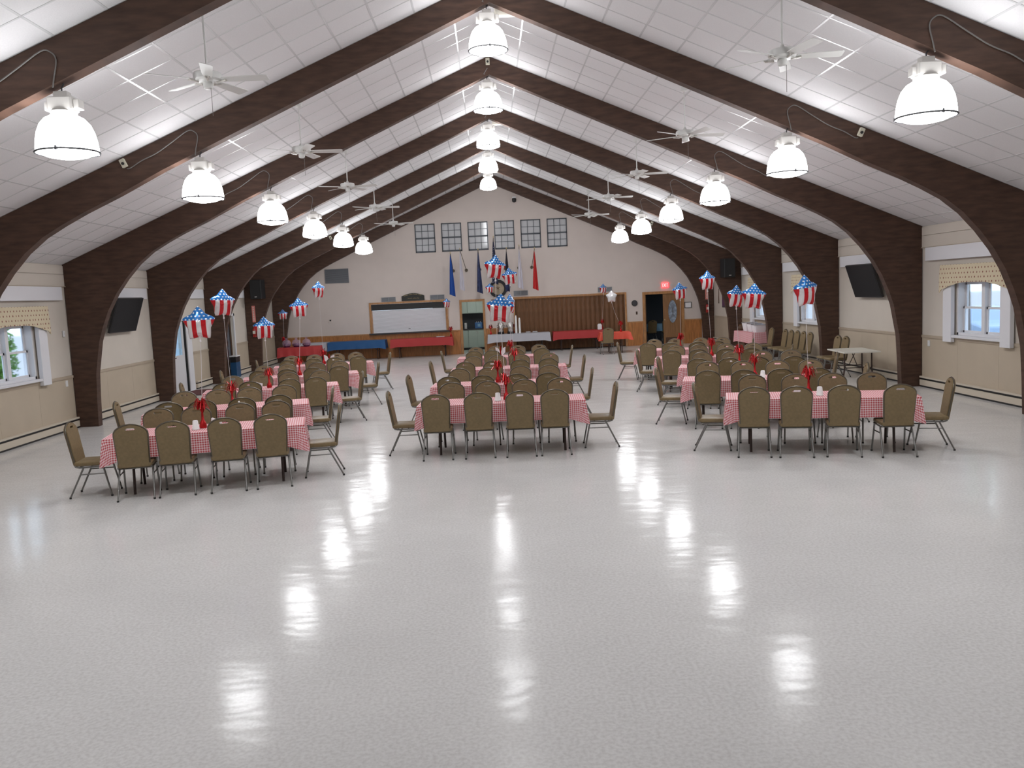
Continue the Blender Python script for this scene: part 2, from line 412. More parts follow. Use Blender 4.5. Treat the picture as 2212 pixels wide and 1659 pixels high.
# side windows ----------------------------------------------------------------
wn = 0
def window(sg, c, desc):
    global wn; wn += 1
    root = thing(f'window_{wn}', (sg*W, c, WZ0), None, None); struct(root); root['label'] = f'white double-hung window pair with side boards, {desc}'
    def B(y0, y1, z0, z1, d0, d1, nm, m, bev=0, par=root):
        a, b = sorted((sg*(W-d1), sg*(W-d0))); o = MB().box(a, b, y0, y1, z0, z1); o = o.build(nm, m, root, bevel=bev); o.parent = par; return o
    f = MB(); 
    def fb(y0, y1, z0, z1, d0, d1): a, b = sorted((sg*(W-d1), sg*(W-d0))); f.box(a, b, y0, y1, z0, z1)
    y0, y1 = c-WHW+.002, c+WHW-.002; z0, z1 = WZ0+.002, WZ1-.002
    fb(y0, y0+.05, z0, z1, -.2, 0); fb(y1-.05, y1, z0, z1, -.2, 0); fb(y0, y1, z0, z0+.05, -.2, 0); fb(y0, y1, z1-.05, z1, -.2, 0)
    f.build('frame', 'white_trim', root)
    B(c-.05, c+.05, z0, z1, -.16, -.06, 'mullion', 'white_trim')
    for s in (0, 1):
        a, b = (y0+.05, c-.05) if s == 0 else (c+.05, y1-.05)
        for t in (0, 1):
            za, zb = (z0+.05, (z0+z1)/2+.02) if t == 0 else ((z0+z1)/2-.02, z1-.05); d = -.10 if t == 0 else -.14
            sm = MB()
            for (p, q_, r_, s_) in ((a, a+.04, za, zb), (b-.04, b, za, zb), (a, b, za, za+.04), (a, b, zb-.04, zb)):
                e0, e1 = sorted((sg*(W-d+.0), sg*(W-d+.03))); sm.box(e0, e1, p, q_, r_, s_)
            sash = sm.build('sash', 'white_trim', root)
            B(a+.04, b-.04, za+.04, zb-.04, d-.018, d-.012, 'pane', 'glass', par=sash)
    B(c-WHW-.02, c+WHW+.02, WZ0-.05, WZ0, 0, .10, 'sill', 'white_trim', .005)
    for s in (-1, 1): B(c+s*(WHW+.17)-.15, c+s*(WHW+.17)+.15, 1.0, 2.32, .031, .11, 'side_board', 'white_trim', .006)
    return root
def valance(sg, c, label):
    L = 1.18; n = 40; v = []; f = []; uv = []
    for i in range(n+1):
        t = -1+2*i/n; y = c+t*L; zb = 2.16 - .16*max(0, (abs(t)-.25)/.75)**1.5 - (.04 if abs(t) > .9 else 0); zt = 2.5
        for j in range(5):
            z = zt+(zb-zt)*j/4; d = .13 + .012*math.sin(i*1.3+j*.4)*(j/4) + (.02*j/4)
            v.append((sg*(W-d), y, z)); uv.append((y, z))
    for i in range(n):
        for j in range(4): a = i*5+j; f.append((a, a+1, a+6, a+5))
    b = MB(); b.v = v; b.f = f; N = len(v)
    for p in list(v): b.v.append((p[0]+sg*.012, p[1], p[2]))
    b.f = f + [tuple(i+N for i in reversed(q)) for q in f]
    rim = [i*5 for i in range(n+1)], [i*5+4 for i in range(n+1)]
    for R in rim:
        for i in range(n): b.f.append((R[i], R[i+1], R[i+1]+N, R[i]+N))
    b.uv = uv+uv
    t = thing('window_valance', (sg*(W-.1), c, 2.4), label, 'valance')
    b.build('fabric', 'valance', t, smooth=60)
    MB().cyl((sg*(W-.085), c-L, 2.47), (sg*(W-.085), c+L, 2.47), .012).build('rod', 'white_trim', t)
    for s in (-1, 1): MB().box(*sorted((sg*(W-.1), sg*(W-.031))), c+s*L-.02, c+s*L+.02, 2.44, 2.495).build('bracket', 'white_trim', t)
window(-1, 15.58, 'left of the tilted TV on the glass-door wall'); valance(-1, 15.58, 'cream valance with dark motif rows on the glass-door wall window')
for k, (_, c) in enumerate(WIN[1]):
    ds = ['by the arch beside the spare-chair wall TV', 'above the row of spare chairs', 'above the gingham buffet table'][k]
    window(1, c, ds); valance(1, c, 'cream scalloped valance with dark motif rows, window ' + ds)

# left doors ------------------------------------------------------------------
def bx(t, x0, x1, y0, y1, z0, z1, nm, m, bev=0, par=None):
    o = MB().box(x0, x1, y0, y1, z0, z1).build(nm, m, t, bevel=bev)
    if par: o.parent = par
    return o
d1 = thing('door_1', (-W, sum(D1[:2])/2, 0), None, None); struct(d1); d1['label'] = 'white half-glass exit door in the side wall'
leaf = MB(); y0, y1 = D1[0]+.06, D1[1]-.04
leaf.sheet(rect(y0, y1, .01, D1[2]-.03), [rect(y0+.16, y1-.16, 1.05, 1.86)], 'x', -W-.09, -W-.04)
lf = leaf.build('leaf', 'door_white', d1); bx(d1, -W-.07, -W-.06, y0+.16, y1-.16, 1.05, 1.86, 'pane', 'glass_blue', par=lf)
bx(d1, -W-.04, -W+.02, y0+.05, y0+.09, .98, 1.02, 'handle', 'chrome', par=lf); bx(d1, -W+.0, -W+.02, y0+.05, y0+.2, .985, 1.015, 'lever', 'chrome', par=lf)
fr = MB().box(-W-.2, -W+.03, D1[0]-.09, D1[0]-.002, 0, D1[2]+.06).box(-W-.2, -W+.03, D1[1]+.03, D1[1]+.42, 0, D1[2]+.06)
fr.box(-W-.2, -W+.03, D1[0]-.09, D1[1]+.42, D1[2]+.002, D1[2]+.06); fr.v = [(p[0] if p[0] > -W else -W+.002, p[1], p[2]) for p in fr.v]
fr.build('casing', 'white_trim', d1); bx(d1, -W-.05, -W+.012, D1[1]-.03, D1[1]+.0, 0, D1[2]-.01, 'seal', 'black')
bx(d1, -W-.15, -W-.1, D1[0]+.002, D1[1]-.002, .002, .03, 'threshold', 'wire')
d2 = thing('door_2', (-W, sum(D2[:2])/2, 0), None, None); struct(d2); d2['label'] = 'dark glazed double door in the side wall'
for s in (0, 1):
    ya = D2[0]+.03+s*.79; lf = MB().sheet(rect(ya, ya+.77, .01, D2[2]-.03), [rect(ya+.1, ya+.67, .25, D2[2]-.15)], 'x', -W-.12, -W-.06).build('leaf', 'brown', d2)
    bx(d2, -W-.095, -W-.085, ya+.1, ya+.67, .25, D2[2]-.15, 'pane', 'dark_glass', par=lf)
    bx(d2, -W-.06, -W-.02, ya+(.69 if s == 0 else .06), ya+(.71 if s == 0 else .08), .9, 1.2, 'handle', 'chrome', par=lf)
fr = MB().box(-W+.002, -W+.035, D2[0]-.1, D2[0]-.002, 0, D2[2]+.08).box(-W+.002, -W+.035, D2[1]+.002, D2[1]+.11, 0, D2[2]+.08).box(-W+.002, -W+.035, D2[0]-.1, D2[1]+.11, D2[2]+.002, D2[2]+.08)
fr.build('casing', 'white_trim', d2)

# flag wall -------------------------------------------------------------------
KD = (-1.34, -.46, 2.10); PT = (-4.94, -1.95, 1.0, 2.14); AC = (.82, 5.25, 2.12); RD = (6.05, 7.56, 2.06)
gb = [(-W-.2, 0), (KD[0], 0), (KD[0], KD[2]), (KD[1], KD[2]), (KD[1], 0), (AC[0], 0), (AC[0], AC[2]), (AC[1], AC[2]), (AC[1], 0), (RD[0], 0), (RD[0], RD[2]), (RD[1], RD[2]), (RD[1], 0), (W+.2, 0), (W+.2, ceil_z(W+.2)+.08), (0, HZ+.08), (-W-.2, ceil_z(W+.2)+.08)]
WX = [-3.03 + i*1.052 for i in range(6)]; WW = .80; HZ0, HZ1 = 4.105, 5.232
holes = [rect(PT[0], PT[1], PT[2], PT[3])] + [rect(x, x+WW, HZ0, HZ1) for x in WX]
WBK = struct(MB().sheet(gb, holes, 'y', YB, YB+.2).build('wall_back', 'gable')); WBK['label'] = 'pale gable wall with flags and six high windows'
def wb(x0, x1, z0, z1, d0, d1, nm, m, bev=0, par=WBK): return MB().box(x0, x1, YB-d1, YB-d0, z0, z1).build(nm, m, par, bevel=bev)
for a, b in ((-8.35, PT[0]-.085), (PT[0]-.085, PT[1]+.085), (PT[1]+.085, KD[0]-.075), (KD[1]+.075, AC[0]-.07), (AC[1]+.075, RD[0]-.09), (RD[1]+.07, 8.35)):
    top = .93 if a == PT[0]-.085 else .98
    n = max(1, round((b-a)/1.22))
    for j in range(n): wb(a+(b-a)*j/n+.003, a+(b-a)*(j+1)/n-.003, .002, top-.05, 0, .015, 'wainscot_panel', 'oak')
    wb(a, b, top-.05, top, 0, .03, 'wainscot_cap', 'oak_trim')
wf = thing('wall_front', (0, YF, 0), None, None); struct(wf); wf['label'] = 'plain gable wall behind the camera'
MB().prism([(-W-.2, 0), (W+.2, 0), (W+.2, ceil_z(W+.2)+.08), (0, HZ+.08), (-W-.2, ceil_z(W+.2)+.08)], 'y', YF-.2, YF).build('gable', 'gable', wf)

# six high windows
for i, x in enumerate(WX):
    wn += 1; r_ = thing(f'window_{wn}', (x+WW/2, YB, HZ0), None, None); struct(r_)
    r_['label'] = f'high gable window with dark grid, {ORD[i]} counting from the glass-door side'
    f = MB(); zm = (HZ0+HZ1)/2; a, b = x+.002, x+WW-.002; z0, z1 = HZ0+.002, HZ1-.002
    for q_ in ((a, a+.035, z0, z1), (b-.035, b, z0, z1), (a, b, z0, z0+.06), (a, b, z1-.035, z1), (a, b, zm-.025, zm+.025)): f.box(q_[0], q_[1], YB-.02, YB+.08, q_[2], q_[3])
    f.build('frame', 'win_frame', r_)
    mu = MB()
    for (za, zb) in ((z0+.06, zm-.025), (zm+.025, z1-.035)):
        for j in (1, 2): xx = a+.035+(b-a-.07)*j/3; mu.box(xx-.008, xx+.008, YB-.005, YB+.04, za, zb)
        zz = (za+zb)/2; mu.box(a+.035, b-.035, YB-.004, YB+.04, zz-.008, zz+.008)
    mu.build('muntin', 'win_frame', r_)
    pw = (b-a-.07)/3
    for (za, zb) in ((z0+.06, zm-.025), (zm+.025, z1-.035)):
        for j in range(3):
            for k in range(2):
                xa = a+.035+pw*j; zc = za+(zb-za)/2*k
                MB().box(xa+.002, xa+pw-.002, YB+.02, YB+.03, zc+.002, zc+(zb-za)/2-.002).build('pane', 'frost', r_)
    MB().box(a, b, YB+.09, YB+.12, z0, z1).build('backing', 'darkgrey', r_)

# serving hatch with roll-down shutter
wn += 1; sh = thing(f'window_{wn}', (-3.44, YB, PT[2]), None, None); struct(sh); sh['label'] = 'serving hatch with closed white roll shutter and oak casing'
f = MB()
for q_ in ((PT[0]-.08, PT[0]-.002, PT[2]-.03, PT[3]+.075), (PT[1]+.002, PT[1]+.08, PT[2]-.03, PT[3]+.075)): f.box(q_[0], q_[1], YB-.035, YB-.001, q_[2], q_[3])
f.box(PT[0]-.08, PT[1]+.08, YB-.036, YB-.001, PT[3]+.002, PT[3]+.075); f.build('casing', 'oak_trim', sh)
MB().box(PT[0]-.12, PT[1]+.12, YB-.16, YB-.001, PT[2]-.05, PT[2]-.005).build('counter_ledge', 'darkgrey', sh)
MB().box(PT[0]+.002, PT[1]-.002, YB+.03, YB+.16, 1.9, PT[3]-.002).build('hatch_top_block', 'black', sh)  # black block filling the hatch top above the curtain
s = MB(); nS = 18
for j in range(nS):
    za = PT[2]+.005+(1.895-PT[2]-.005)*j/nS; zb = PT[2]+.005+(1.895-PT[2]-.005)*(j+1)/nS
    s.prism([(YB+.062, za), (YB+.056, (za+zb)/2), (YB+.062, zb), (YB+.075, zb), (YB+.075, za)], 'x', PT[0]+.03, PT[1]-.03)
cu = s.build('shutter_curtain', 'shutter', sh); MB().box(-3.5, -3.42, YB+.04, YB+.058, 1.10, 1.125).build('latch', 'darkgrey', sh).parent = cu
for a in (PT[0]+.002, PT[1]-.03): MB().box(a, a+.028, YB+.04, YB+.1, PT[2]+.002, 1.9).build('guide_rail', 'oak_trim', sh)

# kitchen doorway and the kitchen behind it
def casing(nm, x0, x1, zt, w, label):
    r_ = thing(nm, ((x0+x1)/2, YB, 0), None, None); struct(r_); r_['label'] = label
    f = MB().box(x0-w, x0-.001, YB-.035, YB-.001, 0, zt+w).box(x1+.001, x1+w, YB-.035, YB-.001, 0, zt+w).box(x0-w, x1+w, YB-.036, YB-.001, zt+.001, zt+w)
    f.build('casing', 'oak_trim', r_); j = MB().box(x0+.001, x0+.02, YB-.03, YB+.2, 0, zt-.001).box(x1-.02, x1-.001, YB-.03, YB+.2, 0, zt-.001).box(x0+.02, x1-.02, YB-.03, YB+.2, zt-.02, zt-.001)
    j.build('jamb', 'oak_trim', r_); return r_
casing('door_3', KD[0], KD[1], KD[2], .07, 'oak-cased open doorway to the kitchen')
YK = YB+.4; k0, k1 = -2.4, .6
km = MB(); yk0, yk1 = YB+.2, YB+2.9
struct(MB().box(k0, k1, YB+.2, yk1, -.11, .001).build('floor', 'kitchen_floor')).__setitem__('label', 'grey kitchen floor seen through the doorway')
km.box(k0-.1, k0, yk0, yk1, 0, 2.6).box(k1, k1+.1, yk0, yk1, 0, 2.6).box(k0-.1, k1+.1, yk1, yk1+.1, 0, 2.6).box(k0-.1, k1+.1, yk0, yk1+.1, 2.6, 2.7)
struct(km.build('wall_kitchen', 'kitchen_wall')).__setitem__('label', 'pale green kitchen walls behind the doorway')
kl = thing('kitchen_light', (-.9, YB+1.4, 2.58), 'flat ceiling panel light inside the kitchen', 'lamp'); MB().box(-1.2, -.6, YB+1.1, YB+1.7, 2.56, 2.6).build('frame', 'white', kl)
MB().box(-1.15, -.65, YB+1.15, YB+1.65, 2.545, 2.56).build('diffuser', 'lamp_glow', kl).data.materials[0] = mat('panel_glow', (1, 1, 1), .5, emit=10)
for j in range(3):
    xa = -1.95+j*.78
    cab = thing('base_cabinet', (xa+.38, yk1-.3, 0), f'mint green kitchen base cabinet, {ORD[j]} from the serving hatch side', 'cabinet', None)
    MB().box(xa+.004, xa+.776, yk1-.6, yk1-.001, .1, .86).build('body', 'mint', cab); MB().box(xa+.004, xa+.776, yk1-.53, yk1-.01, 0.002, .1).build('kick', 'black', cab)
    for s in (0, 1):
        d_ = MB().box(xa+.02+s*.375, xa+.38+s*.375, yk1-.62, yk1-.601, .13, .84).build('door', 'mint', cab, bevel=.004)
        xx = xa+(.35 if s == 0 else .41); MB().box(xx-.006, xx+.006, yk1-.64, yk1-.621, .7, .8).build('handle', 'chrome', cab).parent = d_
    up = thing('wall_cabinet', (xa+.38, yk1-.2, 1.5), f'mint green kitchen wall cabinet, {ORD[j]} from the serving hatch side', 'cabinet', None)
    MB().box(xa+.004, xa+.776, yk1-.35, yk1-.001, 1.56, 2.4).build('body', 'mint', up)
    for s in (0, 1): MB().box(xa+.02+s*.375, xa+.38+s*.375, yk1-.37, yk1-.351, 1.58, 2.38).build('door', 'mint', up, bevel=.004)
ct = thing('kitchen_worktop', (-.8, yk1-.3, .86), 'dark kitchen worktop with backsplash above mint cabinets', 'worktop')
MB().box(-1.96, .4, yk1-.63, yk1-.001, .861, .90).build('slab', 'darkgrey', ct); MB().box(-1.96, .4, yk1-.03, yk1-.001, .901, 1.555).build('backsplash', 'backsplash', ct)
pt = thing('paper_towel_roll', (-1.27, yk1-.35, .9), 'white paper towel roll standing on the dark kitchen worktop', 'paper towels')
MB().lathe([(.055, 0.002), (.06, .01), (.06, .25), (.05, .26)], (-1.27, yk1-.35, .9), 14).build('roll', 'paper', pt, smooth=40); MB().cyl((-1.27, yk1-.35, 1.16), (-1.27, yk1-.35, 1.19), .012).build('core', 'brown', pt)
wc = thing('bottle_case', (-.70, yk1-.35, .9), 'blue wrapped case of bottles on the kitchen worktop', 'case')
MB().box(-.87, -.55, yk1-.45, yk1-.25, .902, 1.16).build('wrap', 'bottle_blue', wc, bevel=.012)
for a in (-.79, -.71, -.63): MB().cyl((a, yk1-.35, 1.16), (a, yk1-.35, 1.2), .015).build('bottle_cap', 'white', wc)
MB().box(-.75, -.63, yk1-.456, yk1-.45, .98, 1.1).build('print_panel', 'pale_blue', wc)

# folding partition
ap = thing('accordion_partition', ((AC[0]+AC[1])/2, YB, 0), 'brown pleated folding partition closing the wide opening beside the kitchen door', 'partition')
NP = 23; pw = (AC[1]-AC[0]-.04)/NP
pm = MB(); pm.prism([(-pw/2, .07), (0, .015), (pw/2, .07), (pw/2, .082), (0, .03), (-pw/2, .082)], 'z', .03, AC[2]-.03); pme = pm.mesh('pleat', 'accordion')
for i in range(NP): child('pleat', pme, ap, (AC[0]+.02+pw*(i+.5)-(AC[0]+AC[1])/2, 0, 0))
MB().box(AC[0], AC[1], YB+.005, YB+.1, AC[2]-.029, AC[2]-.001).build('track', 'oak_trim', ap)
MB().box(AC[1]-.02, AC[1]-.001, YB+.03, YB+.09, .01, AC[2]-.03).build('lead_post', 'accordion', ap)
cs = MB().box(AC[0]-.065, AC[0]-.001, YB-.035, YB-.001, 0, AC[2]+.06).box(AC[1]+.001, AC[1]+.07, YB-.035, YB-.001, 0, AC[2]+.06).box(AC[0]-.065, AC[1]+.07, YB-.036, YB-.001, AC[2]+.001, AC[2]+.06)
t_ = thing('trim_1', ((AC[0]+AC[1])/2, YB, 0), None, None); struct(t_); t_['label'] = 'oak casing around the folding partition'; cs.build('casing', 'oak_trim', t_)
MB().box(AC[0], AC[1], YB+.15, YB+.2, 0, AC[2]).build('blind_back', 'dark_room', t_)

# right doorway: closed oak leaf with oval glass, dark room beyond
dr = casing('door_4', RD[0], RD[1], RD[2], .085, 'oak-cased double doorway, one leaf open onto a dark room')
lx0, lx1 = 6.80, RD[1]-.022; ocx, ocz, orx, orz = (6.99+7.37)/2, 1.32, .19, .47
ov = [(ocx+orx*math.cos(2*PI*k/28), ocz+orz*math.sin(2*PI*k/28)) for k in range(28)]
lf = MB().sheet(rect(lx0, lx1, .012, RD[2]-.025), [ov], 'y', YB+.02, YB+.065).build('leaf', 'door_oak', dr)
MB().prism(ov, 'y', YB+.035, YB+.05).build('oval_glass', 'oval_glass', dr).parent = lf
rg = MB(); rg.tube([(a, YB+.018, b) for a, b in ov], .014, 6, closed=True); rg.build('oval_moulding', 'door_oak', dr, smooth=60).parent = lf
dm = MB(); 
for k in range(5): dm.tube([(ocx-.1+.05*k, YB+.033, ocz-.3+.02*k), (ocx+.05-.02*k, YB+.033, ocz), (ocx-.1+.05*k, YB+.033, ocz+.3-.02*k)], .006, 4)
dm.build('leading', 'rim', dr).parent = lf
MB().box(lx0+.08, lx1-.06, YB+.008, YB+.02, .06, .28).build('kick_plate', 'brown', dr).parent = lf
MB().cyl((lx0+.05, YB-.03, 1.0), (lx0+.05, YB+.02, 1.0), .025).build('knob', 'gold', dr).parent = lf
# second leaf swung into the dark room
MB().box(RD[0]+.022, RD[0]+.067, YB+.07, YB+.78, .012, RD[2]-.025).build('leaf', 'door_oak', dr)
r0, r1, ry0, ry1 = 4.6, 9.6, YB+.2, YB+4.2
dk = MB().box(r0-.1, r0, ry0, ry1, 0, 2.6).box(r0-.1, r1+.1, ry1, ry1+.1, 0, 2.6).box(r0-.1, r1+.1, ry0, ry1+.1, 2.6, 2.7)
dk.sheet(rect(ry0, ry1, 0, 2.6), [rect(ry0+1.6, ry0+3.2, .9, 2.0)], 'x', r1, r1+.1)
struct(dk.build('wall_side_room', 'dark_room')).__setitem__('label', 'walls of the unlit room beyond the double doorway, painted near-black for its darkness')
struct(MB().box(r0, r1, YB+.2, ry1, -.11, .001).build('floor', 'dark_room')).__setitem__('label', 'floor of the unlit side room, painted near-black for its darkness')

# ---------------------------------------------------------------- timber arches
INNER = [(8.382, 0), (8.36, .6), (8.33, 1.1), (8.21, 1.74), (8.11, 2.03), (7.97, 2.36), (7.78, 2.69), (7.55, 2.99), (7.28, 3.28), (6.99, 3.51), (6.67, 3.69), (6.33, 3.86), (5.79, 4.10), (5.1, 4.44)]
def half(sg):
    out = [(W-.015, 0)] + [(W-.015, ceil_z(W-.015)-.004), (0, HZ-.004)]; inn = INNER + [(0, 6.715)]
    return [(sg*a, b) for a, b in out] + [(sg*a, b) for a, b in reversed(inn)]
def half_mesh(sg):
    P = half(sg); outer = P[:3]; inner = list(reversed(P[3:]))     # base->ridge
    # ladder of quads between outer line and inner curve for a clean surface
    n = len(inner); outs = []
    Ls = [0]
    for i in range(1, n): Ls.append(Ls[-1]+math.dist(inner[i], inner[i-1]))
    for i, (a, b) in enumerate(inner):
        if b <= 2.4: outs.append((sg*(W-.015), b))
        elif i == n-1: outs.append((0, HZ-.004))
        else:
            # project along the local frame
            j0 = next(k for k in range(n) if inner[k][1] > 2.4); f = (i-j0)/(n-1-j0)
            zc = ceil_z(W-.015)-.004
            if abs(a) > 7.2: t = (b-2.36)/(3.3-2.36); outs.append((sg*(W-.015), 2.4+min(t, 1)*(zc-2.4)))
            else: outs.append((a*1.03 if abs(a) > .1 else a, ceil_z(a*1.03)-.004))
    # force the eave corner to be hit exactly
    k = max(i for i in range(n) if abs(outs[i][0]) > W-.05); outs[k] = (sg*(W-.015), ceil_z(W-.015)-.004)
    b = MB()
    for y in (0, AT): b.v += [(p[0], y, p[1]) for p in inner] + [(p[0], y, p[1]) for p in outs]
    N = 2*n
    for i in range(n-1):
        b.f.append((i, i+1, n+i+1, n+i)); b.f.append((N+i, N+n+i, N+n+i+1, N+i+1))
        b.f.append((i, N+i, N+i+1, i+1)); b.f.append((n+i, n+i+1, N+n+i+1, N+n+i))
    b.f.append((0, n, N+n, N)); b.f.append((n-1, N+n-1, N+N-1, N-1))
    return b.mesh('half_arch', 'arch_wood', smooth=30)
HM = {-1: half_mesh(-1), 1: half_mesh(1)}
for k in range(-1, 7):
    t = thing('timber_arch', (0, AY(k), 0), ('dark brown curved timber arch standing against the flag wall' if k == 6 else f'dark brown curved timber arch, {ORD[6-k]} counting from the flag wall'), 'arch', 'timber arches of the hall')
    for sg in (-1, 1): child('half_arch', HM[sg], t)

# ---------------------------------------------------------------- pendant lamps
def lamp_proto():
    t = thing('pendant_lamp', (0,0,0), 'x', 'lamp', 'dome pendant lamps on the arches'); z = 0           # origin: rim plane centre
    prof = [(.305, .0), (.304, .05), (.296, .12), (.279, .20), (.245, .285), (.195, .345), (.14, .375), (.10, .385)]
    b = MB().lathe(prof, n=20); b.f = [f for f in b.f if len(f) == 4]
    d = b.build('dome', 'lamp_glow', t, smooth=60)
    MB().lathe([(.296, .004), (.20, -.035), (.10, -.055), (0.0, -.062)], n=20).build('lens', 'lens_glow', t, smooth=60)
    r_ = MB().tube([(.308*math.cos(2*PI*i/24), .308*math.sin(2*PI*i/24), .004) for i in range(24)], .011, 5, closed=True).build('rim_ring', 'darkgrey', t, smooth=60)
    for a in (.6, 2.7, 4.8): MB().box(.30*math.cos(a)-.012, .30*math.cos(a)+.012, .30*math.sin(a)-.012, .30*math.sin(a)+.012, -.012, .03).build('clip', 'rim', r_)
    MB().cyl((0,0,.375), (0,0,.42), .13, .13, 16).build('collar', 'housing', t, smooth=40)
    h = MB().box(-.125, .125, -.10, .10, .421, .56).build('ballast_housing', 'housing', t, bevel=.012)
    MB().box(.126, .19, -.06, .06, .435, .535).build('capacitor_box', 'housing', h, bevel=.008); MB().box(-.17, -.126, -.05, .05, .43, .51).build('side_plate', 'housing', h)
    MB().box(-.07, .07, -.055, .055, .561, .62).build('splice_box', 'housing', t, bevel=.006)
    MB().tube([(0,0,.62), (0,0,.66), (.022,0,.69), (.022,0,.73), (0,0,.75)], .009, 6).build('hook', 'darkgrey', t)
    return t
lp = lamp_proto(); LAMPS = [lp] + [copy_tree(lp) for _ in range(20)]
def beam_low(x):                        # underside of an arch at |x|
    a = abs(x); pts = INNER + [(0, 6.715)]
    for (x0, z0), (x1, z1) in zip(pts, pts[1:]):
        if x1 <= a <= x0: return z0+(z1-z0)*(x0-a)/(x0-x1)
for k in range(-1, 6):
    for s, wh in ((-1, 'glass-door side'), (0, 'at the ridge'), (1, 'spare-chair side')):
        t = LAMPS.pop(0)
        x = s*4.53 - (.045 if s == 0 else 0); z = 4.0 if s else 6.03; y = AY(k)+AT/2
        t.location = (x, y, z); LOC[t.name] = (x, y, z); t['label'] = f'glowing dome pendant under the {ORD[6-k]} arch from the flag wall, {wh}'
        if s == 0: t.scale = (.97, .97, .97)
        zb = beam_low(x); yf = AY(k)-.012; sc = .97 if s == 0 else 1
        # chain and cord are this lamp's own
        MB().cyl((x, y, z+.74*sc), (x, y, zb+.004), .008, n=5).build('stem', 'darkgrey', t, world=True)
        if s:
            pts = [(x+.03*s, yf-.02, z+.64), (x+.02*s, yf, zb+.04), (x-.02*s, yf, zb+.22), (x+.03*s, yf, zb+.30), (x+.13*s, yf, zb+.31), (x+.38*s, yf, zb+.15), (x+.62*s, yf, zb+.0), (x+.85*s, yf, zb-.10), (x+1.02*s, yf, zb-.20), (x+1.08*s, yf, zb-.21)]
            MB().cord(pts, .008, 5).build('power_cord', 'wire', t, smooth=60)
            jx, jz = x+1.12*s, zb-.13
        else:
            MB().tube([(x+.02, y-.05, z+.70), (x-.06, yf, zb+.05), (x+.02, yf, zb+.17)], .009, 5).build('power_cord', 'wire', t, smooth=60); jx, jz = x+.03, 6.96
        j = thing('junction_box', (jx, AY(k)-.03, jz), f'small cream outlet box on the {ORD[6-k]} arch from the flag wall, {wh}', 'outlet box', 'outlet boxes on the arches')
        rot = s*.42; b = MB().box(-.04, .04, -.025, .03, -.065, .065).build('box', 'junction', None, bevel=.006); b.parent = j; b.rotation_euler = (0, rot, 0)
        p_ = MB().cyl((0, -.045, -.01), (0, -.026, -.01), .022, n=10).build('plug', 'black', None); p_.parent = b
for k, lb in ((1, 'sixth'), (3, 'fourth'), (5, 'second')):
    x, y, z = .24, AY(k)+.34, 6.66
    e = thing('emergency_light', (x, y, z), f'white twin-head emergency light at the ridge by the {ORD[6-k]} arch', 'emergency light', 'emergency lights along the ridge')
    MB().box(x-.16, x+.16, y-.05, y+.05, z-.06, z+.06).build('battery_box', 'offwhite', e, bevel=.01)
    for s in (-1, 1): MB().lathe([(.03, 0), (.055, .05), (.05, .07)], (x+s*.09, y, z+.065), 12).build('lamp_head', 'housing', e, smooth=40)
    MB().box(x-.02, x+.02, y-.02, y+.02, z+.06, ceil_z(x)+.0).build('mount', 'offwhite', e)

# ---------------------------------------------------------------- ceiling fans
def fan_proto():
    t = thing('ceiling_fan', (0,0,0), 'x', 'fan', 'white five-blade ceiling fans')          # origin: motor centre
    MB().lathe([(.03, .07), (.06, .065), (.145, .055), (.155, .04), (.155, -.02), (.135, -.04), (.06, -.045)], n=20).build('motor', 'fan_white', t, smooth=40)
    MB().lathe([(.05, -.046), (.055, -.07), (.05, -.115), (.03, -.125)], n=14).build('switch_housing', 'fan_white', t, smooth=40)
    MB().lathe([(.035, .07), (.02, .11), (.014, .115)], n=10).build('rod_cover', 'fan_white', t, smooth=40)
    MB().cyl((0,0,.10), (0,0,.745), .012, n=8).build('down_rod', 'fan_white', t, smooth=60)
    MB().lathe([(.02, .70), (.055, .715), (.065, .76), (.062, .80)], n=14).build('canopy', 'fan_white', t, smooth=40)
    MB().cyl((.04,-.03,-.12), (.04,-.03,-.42), .003, n=4).build('pull_chain', 'wire', t)
    bl = MB(); bl.prism([(.16, -.045), (.30, -.058), (.66, -.068), (.68, -.05), (.68, .05), (.66, .068), (.30, .058), (.16, .045)], 'z', -.004, .004)
    bl.v = [(x, y, z-y*.22) for x, y, z in bl.v]; bm_ = bl.mesh('blade', 'fan_white')
    ir = MB().tube([(.10, 0, -.03), (.15, 0, -.02), (.21, .02, -.006)], .012, 5).tube([(.15, 0, -.02), (.21, -.025, -.011)], .01, 5).mesh('blade_iron', 'brass_white', smooth=60)
    for i in range(5):
        a = 2*PI*i/5; b = child('blade', bm_, t, (0, 0, -.022), (0, 0, a)); child('blade_iron', ir, b, (0, 0, 0))
    return t
fp = fan_proto(); first = True
for s, wh in ((-1, 'glass-door'), (1, 'spare-chair')):
    for i, y in enumerate((10.0, 14.85, 19.6, 24.2, 29.3)):
        t = fp if first else copy_tree(fp); first = False
        x = s*(3.25 if i < 4 else 3.3); z = ceil_z(x)-.80; t.location = (x, y, z); t.rotation_euler = (0, 0, (-.03, .12, -.16, .05, -.1)[i]*1 - (.05 if s > 0 else 0) - .0)
        t['label'] = f'white ceiling fan on the {wh} side, {ORD[4-i]} from the flag wall'

